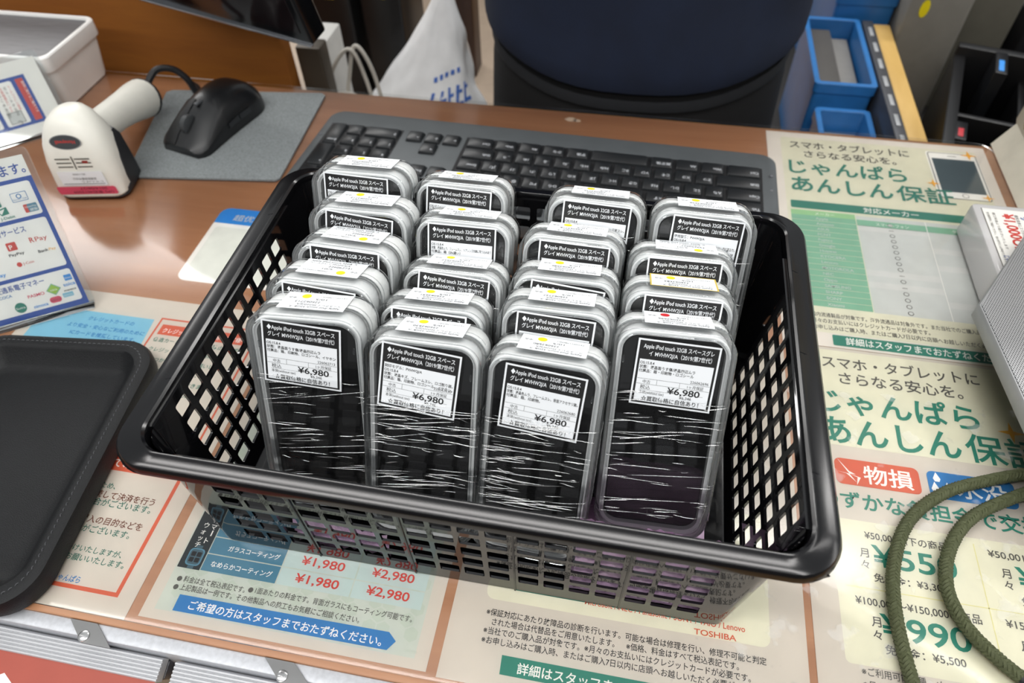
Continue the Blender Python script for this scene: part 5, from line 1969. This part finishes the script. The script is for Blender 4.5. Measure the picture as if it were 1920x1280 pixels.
open_bin('parts_bin', 'blue plastic bin with grey cartons inside, beside the person', 347, 782, -205.7, 424, 968, -60, 7, BLUEP, group='blue bins behind the counter')
open_bin('parts_bin', 'lower blue plastic bin closest to the counter edge at right', 352, 640, -205.7, 420, 768, -84, 7, BLUEP, group='blue bins behind the counter')
tt_ = open_bin('parts_bin', 'upper blue tray filled with pale bags at the top right', 386, 972, -205.7, 470, 1180, -30, 5, BLUEP, group='blue bins behind the counter')
b = B()
b.loft([[(x, y, z) for x, y in rr(w, h, 10, 4, 428, 1075)] for w, h, z in ((70, 190, -120), (71, 190, -40), (62, 170, -20), (30, 90, -12))])
o = b.obj('pale_bag', mat('pale_bag', 'b6b0a6', 0.6, vary=0.15, scale=60, bump=.6, bscale=90))
tag(o, 'pale packed bag lying in the upper blue tray', 'bag')
rebase(o, 428, 1075, -120)
o = B().rbox(357, 800, -201, 386, 955, -72, 2).obj('grey_carton', mat('carton_grey_dark', '4a4744', 0.6))
tag(o, 'dark grey carton standing in the middle blue bin', 'carton')
rebase(o, 371, 877, -201)
o = B().rbox(389, 800, -201, 413, 955, -84, 2).obj('grey_carton', mat('carton_grey', '7d7b78', 0.6))
tag(o, 'lighter grey carton standing in the middle blue bin, right of dark one', 'carton')
rebase(o, 401, 877, -201)
o = B().rbox(362, 655, -201, 410, 752, -110, 2).obj('white_carton', mat('carton_white2', 'a9a8a2', 0.6))
tag(o, 'pale carton lying in the lower blue bin', 'carton')
rebase(o, 386, 703, -201)
dr = thing('drawer_rail', 'grey slotted metal rail running back along the wooden board', 'rail', (430, 820, -206))
b = B()
b.rbox(426, 630, -205.7, 440, 960, -58, 1)
b.obj('rail', mat('rail_grey', '55565a', 0.4, 0.5), dr, True)
for k in range(7):
    b = B()
    b.rbox(430.5, 650 + k * 44, -58.2, 435.5, 674 + k * 44, -56.8, .3)
    b.obj('slot', mat('slot_pale', 'b9bbbd', 0.35, .4), dr, True)
o = B().rbox(442, 640, -205.7, 464, 960, -62, 1.5).obj('wooden_board', wood_mat('board_pale', 'c09a54', 'd2ae6a', 0.5, (10, 2, 6)))
tag(o, 'pale yellow wooden board between metal rail and black organizer', 'board')
rebase(o, 453, 800, -205.7)
gb = thing('grey_box', 'grey upright box with yellow mark behind the black organizer', 'box', (500, 1000, -206))
b = B()
b.rbox(470, 930, -205.7, 548, 1090, 18, 3)
b.obj('box', mat('box_taupe', '7a7770', 0.5), gb, True)
q = Print(Matrix.Translation((0, 929.3, 0)) @ Matrix.Rotation(PI / 2, 4, 'X'), .1)
q.disc(490, -24, 6, I_DOT, 1, 12, 12)
q.disc(490, 0, 5, I_DGREEN, 1, 12, 9)
q.make('mark', gb, True)
BK = mat('organizer_black', '0c0c0e', 0.35, vary=0.1)
OM = Matrix.Translation((458, 652, 0)) @ Matrix.Rotation(math.radians(-15), 4, 'Z')
og = thing('black_organizer', 'black desk organizer with compartments behind the counter at right', 'organizer', (560, 760, -206))
b = B()
b.rbox(14, 0, -205, 28, 258, -62, 1.5, T=OM)
b.rbox(14, 246, -205, 330, 260, -50, 1.5, T=OM)
b.rbox(14, -10, -205, 330, 4, -96, 1.5, T=OM)
b.rbox(14, -10, -205, 330, 260, -196, 1.5, T=OM)
for k in range(3):
    b.rbox(100 + k * 76, 0, -205, 108 + k * 76, 250, -82 - 12 * k, 1.5, T=OM)
b.rbox(28, 120, -205, 330, 128, -76, 1.5, T=OM)
b.obj('tray_body', BK, og, True)
spec_ = [(36, 60, 40, 'c2373f', 'slim black case with red spine mark at the left of the organizer', -72), (124, 40, 70, 'e8e6e2', 'slim black case with white spine mark inside the organizer', -92), (196, 30, 60, 'd9dade', 'slim black case with pale spine mark near the cream machine', -112), (64, 180, 56, '3b8fe0', 'slim black case with blue spine mark behind the red marked case', -44)]
for (x, y, d_, colr, lb, zt) in spec_:
    t_ = thing('media_case', lb, 'case', tuple(OM @ Vector((x, y, -190))), group='media cases in the organizer')
    b = B()
    b.rbox(x - 7, y, -195, x + 7, y + d_, zt, 1, T=OM @ Matrix.Translation((0, 0, 0)))
    b.obj('case', mat('case_dark', '17181b', 0.3), t_, True)
    b = B()
    b.rbox(x - 3, y + 6, zt - .1, x + 3, y + d_ * .6, zt + .4, .1, T=OM)
    b.obj('spine_mark', mat('spine_' + colr, colr, 0.5), t_, True)
o = B().rbox(560, 1000, -205.7, 640, 1130, -8, 3).obj('grey_box', mat('box_olive_grey', '5d5a50', 0.5))
tag(o, 'olive grey box standing among black items at the top right corner', 'box')
rebase(o, 600, 1065, -205.7)
o = B().rbox(340, 1352, -880, 1400, 1380, 240, 2).obj('black_cabinet', mat('cabinet_black', '131316', 0.5))
tag(o, 'black cabinet panel standing behind the low shelf at right', 'cabinet')
rebase(o, 870, 1366, -880)
o = B().rbox(660, 1000, -205.7, 900, 1300, -60, 3).obj('black_case', mat('equipment_black', '17171a', 0.4))
tag(o, 'large black equipment case behind the organizer at the right', 'case')
rebase(o, 780, 1150, -205.7)
